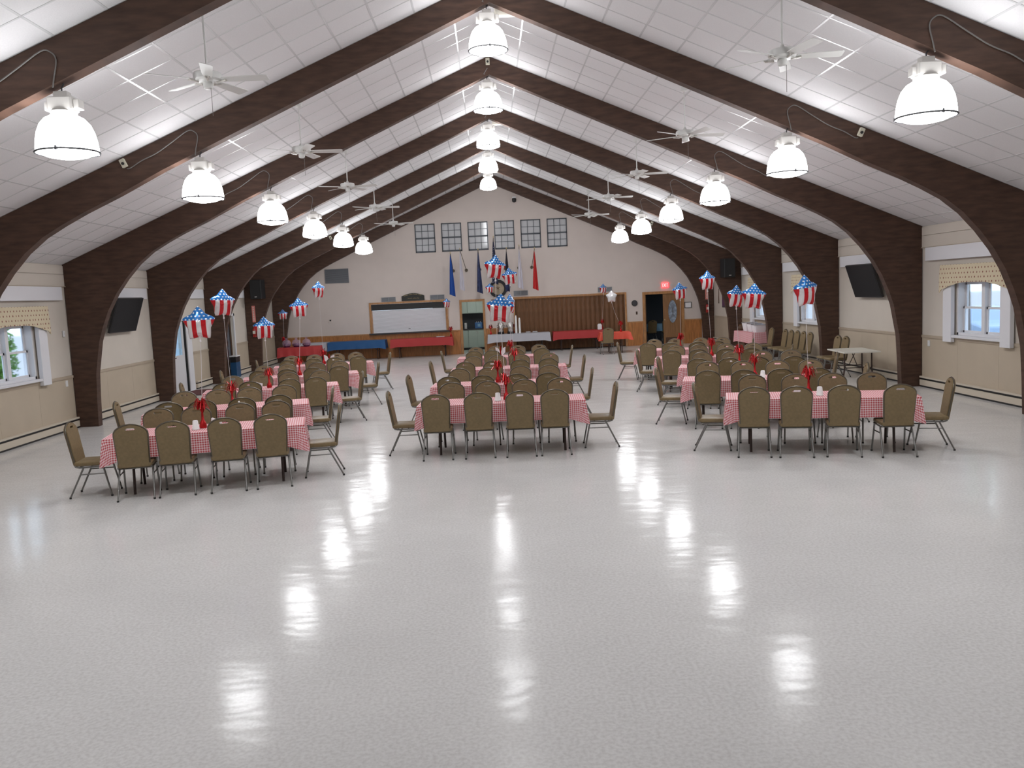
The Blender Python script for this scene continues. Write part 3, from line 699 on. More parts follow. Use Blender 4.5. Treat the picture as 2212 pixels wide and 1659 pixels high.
# ================================================================ FURNITURE
def rrect(x0, x1, y0, y1, r, n=3):
    out = []
    for cx_, cy_, a0 in ((x1-r, y0+r, -PI/2), (x1-r, y1-r, 0), (x0+r, y1-r, PI/2), (x0+r, y0+r, PI)):
        out += [(cx_+r*math.cos(a0+PI/2*i/n), cy_+r*math.sin(a0+PI/2*i/n)) for i in range(n+1)]
    return out
def chair_proto():
    t = thing('banquet_chair', (0,0,0), 'x', 'chair')          # origin on the floor, faces +y
    MB().prism(rrect(-.205, .205, -.20, .235, .05), 'z', .405, .46).build('seat', 'vinyl', t, bevel=.014, seg=2, smooth=50)
    # back outline: tapering sides, crowned top with hand slot
    side = [(.172, 0), (.182, .2), (.191, .39), (.187, .425)]
    top = [(.163, .462), (.118, .493), (.065, .513), (0, .522)]
    half_ = side + top; out = [(x, z) for x, z in half_] + [(-x, z) for x, z in reversed(half_[:-1])]
    slot = [(.058, .468), (.045, .455), (-.045, .455), (-.058, .468), (-.045, .484), (.045, .484)]
    b = MB().sheet(out, [slot], 'y', -.022, .022)
    lean = lambda p: (p[0], p[1] - .175 - (p[2])*.165, p[2] + .425)
    b.v = [lean(p) for p in b.v]
    b.build('backrest', 'vinyl', t)
    fo = [(x*1.035, z) for x, z in out[:]]; fo = [(x, z+.008 if z > .42 else z) for x, z in fo]
    MB().tube([lean((x, 0, z)) for x, z in fo], .0105, 6).build('back_frame', 'frame_metal', t, smooth=60)
    fr = MB()
    for s in (-1, 1): fr.tube([(s*.180, -.175, .425), (s*.195, -.165, .40), (s*.195, -.12, .388), (s*.195, .2, .392)], .0115, 6)
    fr.tube([(-.195, .2, .392), (.195, .2, .392)], .0115, 6).tube([(-.195, -.12, .388), (.195, -.12, .388)], .0115, 6)
    fr.build('seat_frame', 'chair_metal', t, smooth=60)
    for s in (-1, 1):
        for p0, p1 in (((s*.195, -.07, .388), (s*.212, -.255, .012)), ((s*.195, .165, .39), (s*.21, .245, .012))):
            l = MB().tube([p0, p1], .0125, 6, .011).build('leg', 'chair_metal', t, smooth=60)
            MB().cyl((p1[0], p1[1], 0), (p1[0], p1[1], .022), .014, n=8).build('foot_cap', 'rubber', l)
        MB().cyl((s*.199, -.115, .30), (s*.2, .185, .30), .008, n=6).build('stretcher', 'chair_metal', t)
    return t
CH = chair_proto(); CH_used = False
def put_chair(x, y, rz, label, group):
    global CH_used
    t = CH if not CH_used else copy_tree(CH); CH_used = True
    t.location = (x, y, 0); t.rotation_euler = (0, 0, rz); tag(t, label, 'chair', group); return t

def table_proto(L, D, H, mtop, name='folding_table'):
    t = thing(name, (0,0,0), 'x', 'table')
    MB().box(-L/2, L/2, -D/2, D/2, H-.03, H).build('tabletop', mtop, t, bevel=.006)
    for s in (-1, 1):
        for u in (-1, 1):
            l = MB().tube([(s*(L/2-.30), u*(D/2-.10), H-.031), (s*(L/2-.30), u*(D/2-.10), .3), (s*(L/2-.30), u*(D/2-.06), 0.004)], .017, 6).build('leg', 'table_leg', t, smooth=60)
        MB().cyl((s*(L/2-.30), -D/2+.1, .32), (s*(L/2-.30), D/2-.1, .32), .012, n=6).build('crossbar', 'table_leg', t)
        MB().tube([(s*(L/2-.30), 0, .32), (s*(L/2-.75), 0, H-.031)], .01, 6).build('brace', 'table_leg', t)
    return t
def cloth_mesh(L, D, H, drop, m, wav=.012, flare=.05, seed=1, corner=.09):
    rnd = random.Random(seed); L2, D2 = L/2+.008, D/2+.008; pts = []; n1, n2 = 28, 10
    for i in range(n1): pts.append((-L2+2*L2*i/n1, -D2, 0, -1))
    for i in range(n2): pts.append((L2, -D2+2*D2*i/n2, 1, 0))
    for i in range(n1): pts.append((L2-2*L2*i/n1, D2, 0, 1))
    for i in range(n2): pts.append((-L2, D2-2*D2*i/n2, -1, 0))
    N = len(pts); cor = (0, n1, n1+n2, 2*n1+n2); ph = rnd.random()*6
    b = MB(); b.uv = []
    # top grid
    gx, gy = n1, n2
    for i in range(gx+1):
        for j in range(gy+1):
            x, y = -L2+2*L2*i/gx, -D2+2*D2*j/gy; b.v.append((x, y, H+.006)); b.uv.append((x, y))
    for i in range(gx):
        for j in range(gy): a = i*(gy+1)+j; b.f.append((a, a+gy+1, a+gy+2, a+1))
    rows = 5; base = len(b.v)
    for r_ in range(rows):
        f = r_/(rows-1)
        for i, (x, y, nx, ny) in enumerate(pts):
            dc = min(min((i-c) % N, (c-i) % N) for c in cor); cw = max(0, 1-dc/3.0)
            px, py = pts[i-1], pts[(i+1) % N]
            dx, dy = nx, ny
            if i in cor:
                dx, dy = (1 if x > 0 else -1)*.75, (1 if y > 0 else -1)*.75
            wv = wav*math.sin(i*1.1+ph)*f + wav*.5*math.sin(i*2.7+ph*2)*f
            o = (.012 + flare*f*(.35+.9*cw)) + wv*(1-cw)
            z = H+.004 - (drop + corner*cw**1.5)*f
            b.v.append((x+dx*o, y+dy*o, z)); dd = (drop+corner*cw)*f
            # unfolded coordinates
            if abs(ny) > 0 and i not in cor: b.uv.append((x, y+ny*dd))
            elif i in cor: b.uv.append((x+dx*dd*.6, y+dy*dd))
            else: b.uv.append((x+nx*dd, y))
    for r_ in range(rows-1):
        for i in range(N): j = (i+1) % N; b.f.append((base+r_*N+i, base+r_*N+j, base+(r_+1)*N+j, base+(r_+1)*N+i))
    # join the top edge to the first ring
    def tv(i):
        x, y = pts[i][0], pts[i][1]; return round((x+L2)/(2*L2)*gx)*(gy+1)+round((y+D2)/(2*D2)*gy)
    for i in range(N):
        j = (i+1) % N; b.f.append((tv(i), tv(j), base+j, base+i))
    return b
def bottle_weight(x, y, z, label):
    t = thing('balloon_weight', (x, y, z), label, 'balloon weight', 'red tinsel balloon weights'); rnd = random.Random(int(x*100+y*10))
    MB().lathe([(.045, .002), (.05, .02), (.042, .07), (.02, .11), (.014, .2)], (x, y, z), 10).build('wrapped_base', 'red_foil', t, smooth=50)
    b = MB()
    for i in range(46):
        a = rnd.random()*2*PI; h = .10+.14*rnd.random(); r_ = .03+.06*rnd.random(); c, s = math.cos(a), math.sin(a); w = .006
        p = [(0, .17), (r_*.5, .17+h*.8), (r_, .17+h), (r_*1.5, .17+h*.55)]
        for (r0, z0), (r1, z1) in zip(p, p[1:]):
            b.add([(x+c*r0-s*w, y+s*r0+c*w, z+z0), (x+c*r0+s*w, y+s*r0-c*w, z+z0), (x+c*r1+s*w, y+s*r1-c*w, z+z1), (x+c*r1-s*w, y+s*r1+c*w, z+z1)], [(0, 1, 2, 3)])
    b.build('tinsel', 'red_foil', t); return t

# star-shaped foil balloon
def star_mesh(name, m):
    n = 60; R, r_ = .212, .150; b = MB(); rings = [0, .35, .62, .82, .94, 1.0]; hgt = [.085, .08, .066, .044, .022, .0]
    def rad(a):
        k = (a/(2*PI/5)) % 1; k = abs(k-.5)*2          # 1 at the points, 0 in the notches
        return r_ + (R-r_)*k**1.5
    for sd in (-1, 1):
        base = len(b.v); b.v.append((0, sd*hgt[0], 0))
        for q_ in range(1, len(rings)):
            for i in range(n):
                a = 2*PI*i/n; rr = rad(a)*rings[q_]; pt_ = ((rad(a)-r_)/(R-r_)); h = hgt[q_]*(1-.35*pt_*rings[q_])
                wr = 1 + (.012*math.sin(i*6.3) if q_ >= 3 else 0)
                b.v.append((rr*math.sin(a)*wr*1.03, sd*h, rr*math.cos(a)*wr*1.10))
        for i in range(n):
            j = (i+1) % n; b.f.append((base, base+1+i, base+1+j))
            for q_ in range(len(rings)-2): o = base+1+q_*n; b.f.append((o+i, o+n+i, o+n+j, o+j))
    bm = bmesh.new(); me = b.mesh(name, m, smooth=180); bm.from_mesh(me); bmesh.ops.remove_doubles(bm, verts=bm.verts, dist=.0005); bmesh.ops.recalc_face_normals(bm, faces=bm.faces); bm.to_mesh(me); bm.free()
    me.polygons.foreach_set('use_smooth', [True]*len(me.polygons)); return me
STAR = {k: star_mesh('foil_body', k) for k in ('flag_foil', 'star_white', 'star_navy')}
NECK = MB().lathe([(.018, -.16), (.012, -.185), (.009, -.2), (.016, -.235)], n=8).mesh('neck', 'ribbon')
def balloon(px, py, y, label, rz=0, m='flag_foil', size=1, anchor=None, tilt=0, grp='star balloons'):
    d = FWD + RIGHT*((px-1106)/FPX) + UP*((829.5-py)/FPX); k = y/d.y; x, z = CAMX+d.x*k, CAMZ+d.z*k
    t = thing('star_balloon', (x, y, z), label, 'balloon', grp); t.rotation_euler = (0, tilt, rz); t.scale = (size,)*3
    child('foil_body', STAR[m], t); child('neck', NECK, t)
    if anchor:
        t.rotation_euler = (0, 0, rz); t.children[0].rotation_euler = (0, tilt, 0); c, s = math.cos(-rz), math.sin(-rz)
        e = ((anchor[0]-x)/size, (anchor[1]-y)/size); e = (e[0]*c-e[1]*s, e[0]*s+e[1]*c); dz = (anchor[2]-z)/size
        MB().tube([(0, 0, -.2), (e[0]*.3, e[1]*.3, -.2+(dz+.2)*.4), (e[0], e[1], dz)], .0035/size, 4).build('ribbon', 'ribbon', None).parent = t
    return t
def at_z(px, py, z):
    d = FWD + RIGHT*((px-1106)/FPX) + UP*((829.5-py)/FPX); k = (z-CAMZ)/d.z; return CAMX+d.x*k, d.y*k
def at_y(px, py, y):
    d = FWD + RIGHT*((px-1106)/FPX) + UP*((829.5-py)/FPX); k = y/d.y; return CAMX+d.x*k, CAMZ+d.z*k

# ---- banquet tables: three columns
TLN, TD, TH = 2.44, .76, .745
R = math.radians
def from_corner(fx, fy, rot, right):      # front corner -> centre
    c, s = math.cos(rot), math.sin(rot); lx, ly = (-TLN/2 if right else TLN/2), TD/2
    return fx+lx*c-ly*s, fy+lx*s+ly*c, rot
TABLES = {'door': [from_corner(-2.74, 11.22, R(11), True), from_corner(-3.17, 13.55, R(12), True), from_corner(-3.18, 16.36, R(12), True), from_corner(-3.18, 18.89, R(11), True), from_corner(-3.26, 21.95, R(11), True)],
          'middle': [from_corner(1.10, 12.36, R(-3), True), from_corner(1.13, 14.95, R(-3), True), from_corner(1.35, 18.12, R(-2.5), True), from_corner(1.37, 21.5, R(-3), True)],
          'chair': [from_corner(3.0, 11.62, R(-15), False), from_corner(2.96, 14.12, R(-15), False), from_corner(3.40, 16.42, R(-16), False), from_corner(3.41, 18.85, R(-15), False), from_corner(3.42, 21.5, R(-16), False)]}
CN = {'door': 'glass-door column', 'middle': 'middle column', 'chair': 'spare-chair column'}
tp = table_proto(TLN, TD, TH, 'table_top'); tfirst = True; seed = 0; TC = {}
rnd = random.Random(5)
CLOTHS = [cloth_mesh(TLN, TD, TH, .265, 'gingham', seed=i).mesh('tablecloth', 'gingham', smooth=55) for i in range(4)]
for col in ('door', 'middle', 'chair'):
    for i, (cx_, cy_, rot) in enumerate(TABLES[col]):
        t = tp if tfirst else copy_tree(tp); tfirst = False; seed += 1
        t.location = (cx_, cy_, 0); t.rotation_euler = (0, 0, rot)
        where = f'{ORD[i]} table back from the open floor, {CN[col]}'
        tag(t, f'folding banquet table under gingham, {where}', 'table', 'gingham banquet tables')
        c = bpy.data.objects.new('tablecloth', CLOTHS[seed % 4]); COL.objects.link(c); c.location = (cx_, cy_, 0); c.rotation_euler = (0, 0, rot)
        tag(c, f'red and white gingham cloth on {where}', 'tablecloth', 'gingham tablecloths'); TC[(col, i)] = (cx_, cy_, rot)
        cs_, sn = math.cos(rot), math.sin(rot)
        def loc(lx, ly): return cx_+lx*cs_-ly*sn, cy_+lx*sn+ly*cs_
        XS = [-.85, -.30, .28, .84]
        for j in range(4):
            jx, jr = rnd.uniform(-.05, .05), rnd.uniform(-.05, .05)
            if col == 'middle' and i == 0: jx = (-.07, -.02, .0, -.06)[j]
            if col == 'chair' and i == 0 and j == 3: jr, jx = .12, .05
            x, y = loc(XS[j]+jx, -.46+rnd.uniform(-.03, .03)); put_chair(x, y, rot+jr, f'brown banquet chair, {ORD[j]} from the doors, open-floor side, {ORD[i]} table back in {CN[col]}', 'chairs around the gingham tables')
            jx, jr = rnd.uniform(-.05, .05), rnd.uniform(-.05, .05)
            x, y = loc(XS[j]+jx+.03, .60+rnd.uniform(-.04, .04)); put_chair(x, y, rot+PI+jr, f'brown banquet chair, {ORD[j]} from the doors, flag-wall side, {ORD[i]} table back in {CN[col]}', 'chairs around the gingham tables')
        for s, e in ((-1, 'glass-door end'), (1, 'spare-chair end')):
            x, y = loc(s*(1.42+rnd.uniform(-.04, .05)), rnd.uniform(-.06, .06)); put_chair(x, y, rot+(PI/2 if s > 0 else -PI/2)+rnd.uniform(-.06, .06), f'brown banquet chair at the {e} of the {ORD[i]} table back, {CN[col]}', 'chairs around the gingham tables')
# weights, balloons and cups on the tables
def on_table(key, px):                   # table point whose image column is px
    cx_, cy_, rot = TC[key]; best = None
    for k in range(-100, 101):
        lx = k/100*1.05; x, y = cx_+lx*math.cos(rot), cy_+lx*math.sin(rot); u = project((x, y, TH))[0]
        if best is None or abs(u-px) < best[0]: best = (abs(u-px), x, y)
    return best[1], best[2]
BAL = {('door', 0): (440, 430, 700, .1, 0), ('door', 1): (503, 481, 656, .75, .05), ('door', 2): (583, 571, 710, .45, 0), ('door', 3): (648, 646, 666, .3, -.05), ('door', 4): (700, 688, 627, .85, 0),
       ('middle', 0): (1094, 1080, 668, -.1, .12), ('middle', 1): (1077, 1069, 579, .35, .12), ('middle', 2): (1112, 1102, 658, 1.05, 0), ('middle', 3): (1104, 1101, 598, .2, -.1),
       ('chair', 0): (1747, 1740, 630, .35, -.08), ('chair', 1): (1631, 1628, 642, 0, .1), ('chair', 2): (1597, 1590, 642, .3, .1), ('chair', 3): (1538, 1528, 607, .3, 0), ('chair', 4): (1470, 1469, 630, .2, -.1)}
ZT = TH+.0075
for key, (wx, bxp, byp, rz, tl) in BAL.items():
    x, y = on_table(key, wx); nm = f'{ORD[key[1]]} table back in {CN[key[0]]}'
    bottle_weight(x, y, ZT, f'red tinsel balloon weight on the {nm}')
    balloon(bxp, byp, y, f'star balloon with flag print floating above the {nm}', rz=rz, tilt=tl, anchor=(x, y, ZT+.2), grp='flag print star balloons')
def cup(x, y, z, label):
    t = thing('foam_cup', (x, y, z), label, 'cup', 'upturned foam cups on the tables')
    MB().lathe([(.047, .001), (.049, .008), (.045, .012), (.034, .115), (.03, .12)], (x, y, z), 12).build('cup_body', 'foam', t, smooth=40); MB().lathe([(.028, .1201), (.026, .123)], (x, y, z), 10).build('cup_base', 'paper', t)
for key, px in ((('door', 0), 427), (('door', 1), 515), (('middle', 0), 1076), (('chair', 0), 1767), (('chair', 1), 1646), (('door', 4), 690)):
    x, y = on_table(key, px); cx_, cy_, rot = TC[key]
    cup(x+.1*math.sin(rot), y-.12, ZT, f'white foam cup upside down on the {ORD[key[1]]} table back in {CN[key[0]]}')
def napkin(x, y, z, label):
    t = thing('napkin_stand', (x, y, z), label, 'napkins', 'folded white napkins on the tables')
    for k, a in enumerate((-.5, 0, .5)):
        MB().prism([(-.07, 0), (.07, 0), (.085, .09), (-.05, .13)], 'y', -.004, .004).build('sheet', 'paper', None).parent = t; t.children[-1].rotation_euler = (0, 0, a)
for key, px in ((('door', 0), 470), (('middle', 0), 1124), (('middle', 1), 1100), (('chair', 0), 1722), (('chair', 2), 1582), (('middle', 2), 1060), (('door', 2), 560)):
    x, y = on_table(key, px); napkin(x, y-.06, ZT, f'folded white paper napkins on the {ORD[key[1]]} table back in {CN[key[0]]}')
def paper_bow(x, y, label):
    t = thing('paper_bow', (x, y, ZT), label, 'decoration', 'white paper bows with red ribbon')
    for s in (-1, 1): MB().prism([(0, .08), (s*.05, .20), (s*.13, .24), (s*.12, .10), (s*.04, .02)], 'y', -.01, .01).build('paper_wing', 'paper', None).parent = t
    MB().box(-.015, .015, -.02, .02, 0, .26).build('red_ribbon', 'red_foil', None).parent = t
x, y = on_table(('middle', 3), 1104); paper_bow(x-.26, y-.1, 'white paper bow with red ribbon on the fourth table back in the middle column')
x, y = on_table(('door', 4), 690); paper_bow(x+.27, y-.05, 'white paper bow with red ribbon on the fifth table back in the glass-door column')

# ---- chairs along the right wall
for i, y in enumerate((24.46, 23.98, 23.50, 23.02, 22.54)):
    put_chair(8.02, y, PI/2, f'brown banquet chair in the spare row under the window, {ORD[i]} from the flag wall', 'spare chairs along the wall')
for i, y in enumerate((20.72, 20.26)):
    put_chair(8.02, y+.0, PI/2, f'brown spare chair behind the bare white table, {ORD[i]} from the flag wall', 'spare chairs along the wall')
put_chair(8.0, 25.6, PI/2, 'brown banquet chair against the wall between the gingham buffet and the spare row', 'spare chairs along the wall')
# bare white folding table
t = table_proto(1.22, .80, .70, 'table_white'); t.location = (8.03, 19.3, 0); t.rotation_euler = (0, 0, PI/2-.08); tag(t, 'bare white folding table standing in front of two spare chairs', 'table')

# ---- buffet tables along the flag wall
def buffet(cx_, cy_, L, D, m, lt, lc, drop=.30, rz=0, seed=9, flare=.03):
    t = table_proto(L, D, TH, 'table_top'); t.location = (cx_, cy_, 0); t.rotation_euler = (0, 0, rz); tag(t, lt, 'table')
    c = cloth_mesh(L, D, TH, drop, m, seed=seed, flare=flare, corner=.05).build('tablecloth', m, smooth=55); c.location = (cx_, cy_, 0); c.rotation_euler = (0, 0, rz); tag(c, lc, 'tablecloth'); return t
yb = YB-.50
buffet(-2.93, yb-.04, 2.4, .72, 'red_cloth', 'buffet table under red cloth below the serving hatch', 'plain red cloth on the buffet below the serving hatch', seed=11)
buffet(-5.48, yb-.03, 2.2, .72, 'blue_cloth', 'buffet table under blue cloth between red and white buffets', 'plain dark blue cloth on the long buffet table', seed=12)
buffet(-7.22, yb+.02, 1.1, .70, 'white_cloth', 'small buffet table under white cloth beside the blue one', 'plain white cloth on the buffet beside the blue one', seed=13)
buffet(-7.22, 31.6, 1.5, .72, 'red_cloth', 'table under red cloth carrying gift baskets by the corner arch', 'plain red cloth under the gift baskets', seed=14, rz=R(6), drop=.32)
buffet(.90, yb-.02, 2.42, .70, 'white_cloth', 'buffet table under pale grey-white cloth with coffee urns', 'pale white cloth under the coffee urns', seed=15)
buffet(3.28, yb+.02, 2.0, .68, 'red_cloth', 'buffet table under dark red cloth before the folding partition', 'plain dark red cloth before the folding partition', seed=16)
buffet(4.36, 31.5, 1.05, .85, 'orange_cloth', 'small square table under orange-red cloth with one chair', 'orange-red cloth on the small square table', seed=17, drop=.24, rz=R(-4), flare=.10)
put_chair(3.98, 30.85, R(4), 'brown banquet chair drawn up alone at the small orange-red table', 'chair at the small table')
# gift baskets
for i, (x, y) in enumerate(((-7.68, 31.52), (-7.34, 31.58), (-6.98, 31.62))):
    g = thing('gift_basket', (x, y, ZT), f'purple gift basket in clear wrap on the corner red table, {ORD[i]} from the arch', 'gift basket', 'gift baskets')
    MB().lathe([(.10, .002), (.13, .05), (.145, .11), (.13, .115), (.09, .03)], (x, y, ZT), 12).build('basket', 'purple', g, smooth=40)
    for k in range(4): a = k*1.6; MB().lathe([(.03, 0), (.035, .06), (.0, .1)], (x+.06*math.cos(a), y+.06*math.sin(a), ZT+.05), 8).build('packet', 'purple', g)
    MB().lathe([(.155, .05), (.165, .15), (.12, .24), (.03, .28)], (x, y, ZT), 12).build('clear_wrap', 'cello', g); MB().lathe([(.025, .27), (.03, .285), (.07, .33)], (x, y, ZT), 10).build('gathered_top', 'cello', g)
# coffee urns, cups, plates
for i, x in enumerate((.20, .58)):
    y = yb-.02; u = thing('coffee_urn', (x, y, ZT), f'chrome coffee urn with black base, {ORD[i]} from the kitchen door', 'coffee urn', 'coffee urns')
    MB().lathe([(.13, .002), (.135, .03), (.12, .09)], (x, y, ZT), 18).build('base', 'black', u, smooth=40)
    bo = MB().lathe([(.115, .0901), (.12, .11), (.12, .40), (.11, .42)], (x, y, ZT), 18).build('tank', 'chrome', u, smooth=40)
    MB().lathe([(.115, .4201), (.10, .45), (.03, .48), (.02, .50), (.03, .52), (0, .53)], (x, y, ZT), 18).build('lid', 'chrome', u, smooth=40)
    MB().tube([(x, y-.11, ZT+.13), (x, y-.17, ZT+.13), (x, y-.18, ZT+.10)], .014, 6).build('spigot', 'black', u)
    for s in (-1, 1): MB().tube([(x+s*.115, y, ZT+.26), (x+s*.16, y, ZT+.27), (x+s*.16, y, ZT+.34), (x+s*.115, y, ZT+.35)], .01, 6).build('handle', 'black', u)
for i, (x, h) in enumerate(((.81, .64), (.95, .54))):
    y = yb-.05; n = int(h/.03); prof = []
    for k in range(n): z = .002+k*h/n; prof += [(.048-.012*k/n*.6, z), (.044-.012*k/n*.6, z+h/n*.9)]
    prof += [(.034, h+.002), (.028, h+.07)]
    c_ = thing('cup_stack', (x, y, ZT), ('taller' if i == 0 else 'shorter')+' stack of white foam cups beside the coffee urns', 'cup stack', 'stacks of foam cups')
    MB().lathe(prof, (x, y, ZT), 12).build('nested_cups', 'foam', c_); MB().lathe([(.028, h+.0701), (.0, h+.075)], (x, y, ZT), 12).build('top_cup_base', 'paper', c_)
for i, x in enumerate((1.28, 1.55)):
    p_ = thing('plate_stack', (x, yb-.05, ZT), f'low stack of white paper plates on the urn table, {ORD[i]} from the cups', 'plates', 'stacks of paper plates')
    for k in range(4): MB().lathe([(.06, .002+k*.012), (.10, .014+k*.012), (.098, .011+k*.012+.006)], (x, yb-.05, ZT), 16).build('plate', 'paper', p_)
sp = thing('serving_plate', (-2.2, yb-.1, ZT), 'flat white tray on the red buffet end near the kitchen door', 'tray'); MB().prism(rrect(-2.35, -2.05, yb-.2, yb, .03), 'z', ZT+.002, ZT+.02).build('tray', 'paper', sp, bevel=.004); MB().prism(rrect(-2.37, -2.03, yb-.22, yb+.02, .03), 'z', ZT+.021, ZT+.028).build('rim', 'paper', sp)
nb = thing('napkin_box', (4.13, yb-.05, ZT), 'white napkin box on the end of the dark red buffet', 'box'); MB().box(4.05, 4.21, yb-.13, yb+.03, ZT+.002, ZT+.20).build('carton', 'paper', nb, bevel=.006); MB().box(4.08, 4.18, yb-.1, yb-.0, ZT+.201, ZT+.23).build('tissue', 'foam', nb)
bottle_weight(4.6, 31.55, ZT, 'red tinsel balloon weight on the small orange-red table')
balloon(1321, 641, 31.5, 'plain white star balloon above the small orange-red table', m='star_white', anchor=(4.6, 31.55, ZT+.2), grp='plain star balloons')
# small flag print balloons near the flag wall
for px, py, y, rz, lb, an, m_ in ((965, 655, 33.6, .7, 'above the red buffet end by the kitchen door', (-1.78, yb-.05), 'flag_foil'), (1058, 623, 33.7, .3, 'in front of the round wall emblem', (-.2, yb-.0), 'flag_foil'), (1303, 624, 33.6, .5, 'in front of the vent over the folding partition', (4.25, yb+.1), 'flag_foil'), (611, 680, 32.2, .3, 'over the gift basket table', (-7.82, 31.75), 'flag_foil'), (1097, 621, 33.6, .9, 'beside the round wall emblem', (.70, yb+.22), 'star_navy')):
    balloon(px, py, y, ('dark navy star balloon ' if m_ == 'star_navy' else 'small star balloon with flag print ')+lb, rz=rz, m=m_, size=.88, anchor=(an[0], an[1], ZT+(.2 if m_ == 'flag_foil' else .2)), grp='star balloons at the flag wall')
    bottle_weight(an[0], an[1], ZT, 'red tinsel weight of the balloon '+lb)

# gingham buffet by the right wall, with trays
buffet(8.33, 27.75, 1.95, .62, 'gingham', 'buffet table under gingham against the spare-chair wall', 'gingham cloth on the wall buffet carrying white tubs', rz=PI/2, seed=21, drop=.34)
for i, (y, h) in enumerate(((28.1, .26), (27.55, .24), (27.1, .22))):
    x = 8.33; tb = thing('serving_tub', (x, y, ZT), f'white foil-covered serving tub on the gingham wall buffet, {ORD[i]} from the flag wall', 'tub', 'serving tubs on the wall buffet')
    def ring(w, l, z): return [(x+a, y+b, ZT+z) for a, b in rrect(-w, w, -l, l, .04)]
    b = MB(); rs = [ring(.16, .17, .002), ring(.20, .21, h), ring(.215, .225, h+.012)]; N = len(rs[0]); b.v = [p for q_ in rs for p in q_]
    for k in range(2):
        for j in range(N): b.f.append((k*N+j, k*N+(j+1) % N, (k+1)*N+(j+1) % N, (k+1)*N+j))
    b.f.append(tuple(range(N))); b.build('tub', 'paper', tb, smooth=40)
    b2 = MB(); b2.prism([(p[0], p[1]) for p in ring(.205, .215, 0)], 'z', ZT+h+.002, ZT+h+.03); b2.build('foil_cover', 'foil_tray', tb, bevel=.006)
bs = thing('brown_lump', (8.2, 28.55, ZT), 'round brown lump beside the tubs on the gingham wall buffet', 'lump'); MB().lathe([(.09, .002), (.13, .05), (.12, .12), (.07, .17), (0, .185)], (8.2, 28.55, ZT), 14).build('lump_body', 'brown', bs, smooth=60); MB().box(8.12, 8.28, 28.54, 28.56, ZT+.176, ZT+.19).build('top_strip', 'oak', bs)  # brown rounded lump of unidentified kind
ck = thing('storage_box', (8.25, 28.1, 0), 'dark brown storage box under the gingham wall buffet', 'box'); MB().box(8.05, 8.5, 27.75, 28.55, .002, .38).build('carton', 'brown', ck, bevel=.008); MB().box(8.04, 8.51, 27.74, 28.56, .381, .41).build('lid', 'brown', ck, bevel=.005)

# ---------------------------------------------------------------- wall things
def tv(sg, y, label):
    t = thing('wall_tv', (sg*(W-.25), y, 2.25), label, 'television'); 
    def T(dx, z): return (sg*(W - dx), z)
    # tilted panel: top leans into the room
    x0, z0 = .13, 1.86; x1, z1 = .38, 2.63; th = .05; nx, nz = -(z1-z0), (x1-x0); l = math.hypot(nx, nz); nx, nz = nx/l*th, nz/l*th
    poly = [T(x0, z0), T(x1, z1), T(x1+nx, z1+nz), T(x0+nx, z0+nz)]
    b = MB(); b.v = [(a, y-.72, c) for a, c in poly] + [(a, y+.72, c) for a, c in poly]; b.f = [(0,1,2,3), (7,6,5,4), (0,4,5,1), (1,5,6,2), (2,6,7,3), (3,7,4,0)]
    bz = b.build('bezel', 'black', t)
    e = .004; fx, fz = -nx/th*e, -nz/th*e
    def L(f): return (x0+(x1-x0)*f, z0+(z1-z0)*f)
    a, c = L(.025), L(.98); p = [T(a[0]+fx*0, a[1]), T(c[0], c[1])]
    b = MB(); pts = [(T(a[0]+fx, a[1]+fz)), (T(c[0]+fx, c[1]+fz)), T(c[0], c[1]), T(a[0], a[1])]
    b.v = [(q_[0], y-.70, q_[1]) for q_ in pts] + [(q_[0], y+.70, q_[1]) for q_ in pts]; b.f = [(0,1,2,3), (7,6,5,4), (0,4,5,1), (1,5,6,2), (2,6,7,3), (3,7,4,0)]
    b.build('screen', 'screen', t)
    MB().box(*sorted((sg*(W-.031), sg*(W-.02))), y-.25, y+.25, 2.1, 2.45).build('wall_plate', 'black', t)
    MB().tube([(sg*(W-.03), y, 2.3), (sg*(W-.21), y, 2.25)], .03, 6).build('mount_arm', 'black', t)
tv(-1, 20.05, 'black flat television tilted down from the glass-door wall'); tv(1, 20.0, 'black flat television tilted down from the spare-chair wall')
def speaker(sg, label):
    x, y, z = sg*8.30, AY(5)-.22, 2.88; t = thing('loudspeaker', (x, y, z), label, 'speaker', 'loudspeakers on the second arch')
    pr = [(-.25, .19), (.25, .19), (.19, -.16), (-.19, -.16)]; b = MB().prism(pr, 'z', -.33, .33); b.v = [(p[0]+x, p[1]+y, p[2]+z) for p in b.v]
    c = b.build('cabinet', 'black', t, bevel=.01); g = MB().box(x-.17, x+.17, y-.175, y-.162, z-.30, z+.30).build('grille', 'black', t)
    MB().box(x-.04, x+.04, y-.18, y-.176, z-.27, z-.245).build('badge', 'chrome', t).parent = g
    MB().box(x-.04, x+.04, y+.15, y+.2205, z+.1, z+.2).build('bracket', 'black', t)
speaker(-1, 'black loudspeaker on the second arch from the flag wall, glass-door side'); speaker(1, 'black loudspeaker on the second arch from the flag wall, spare-chair side')
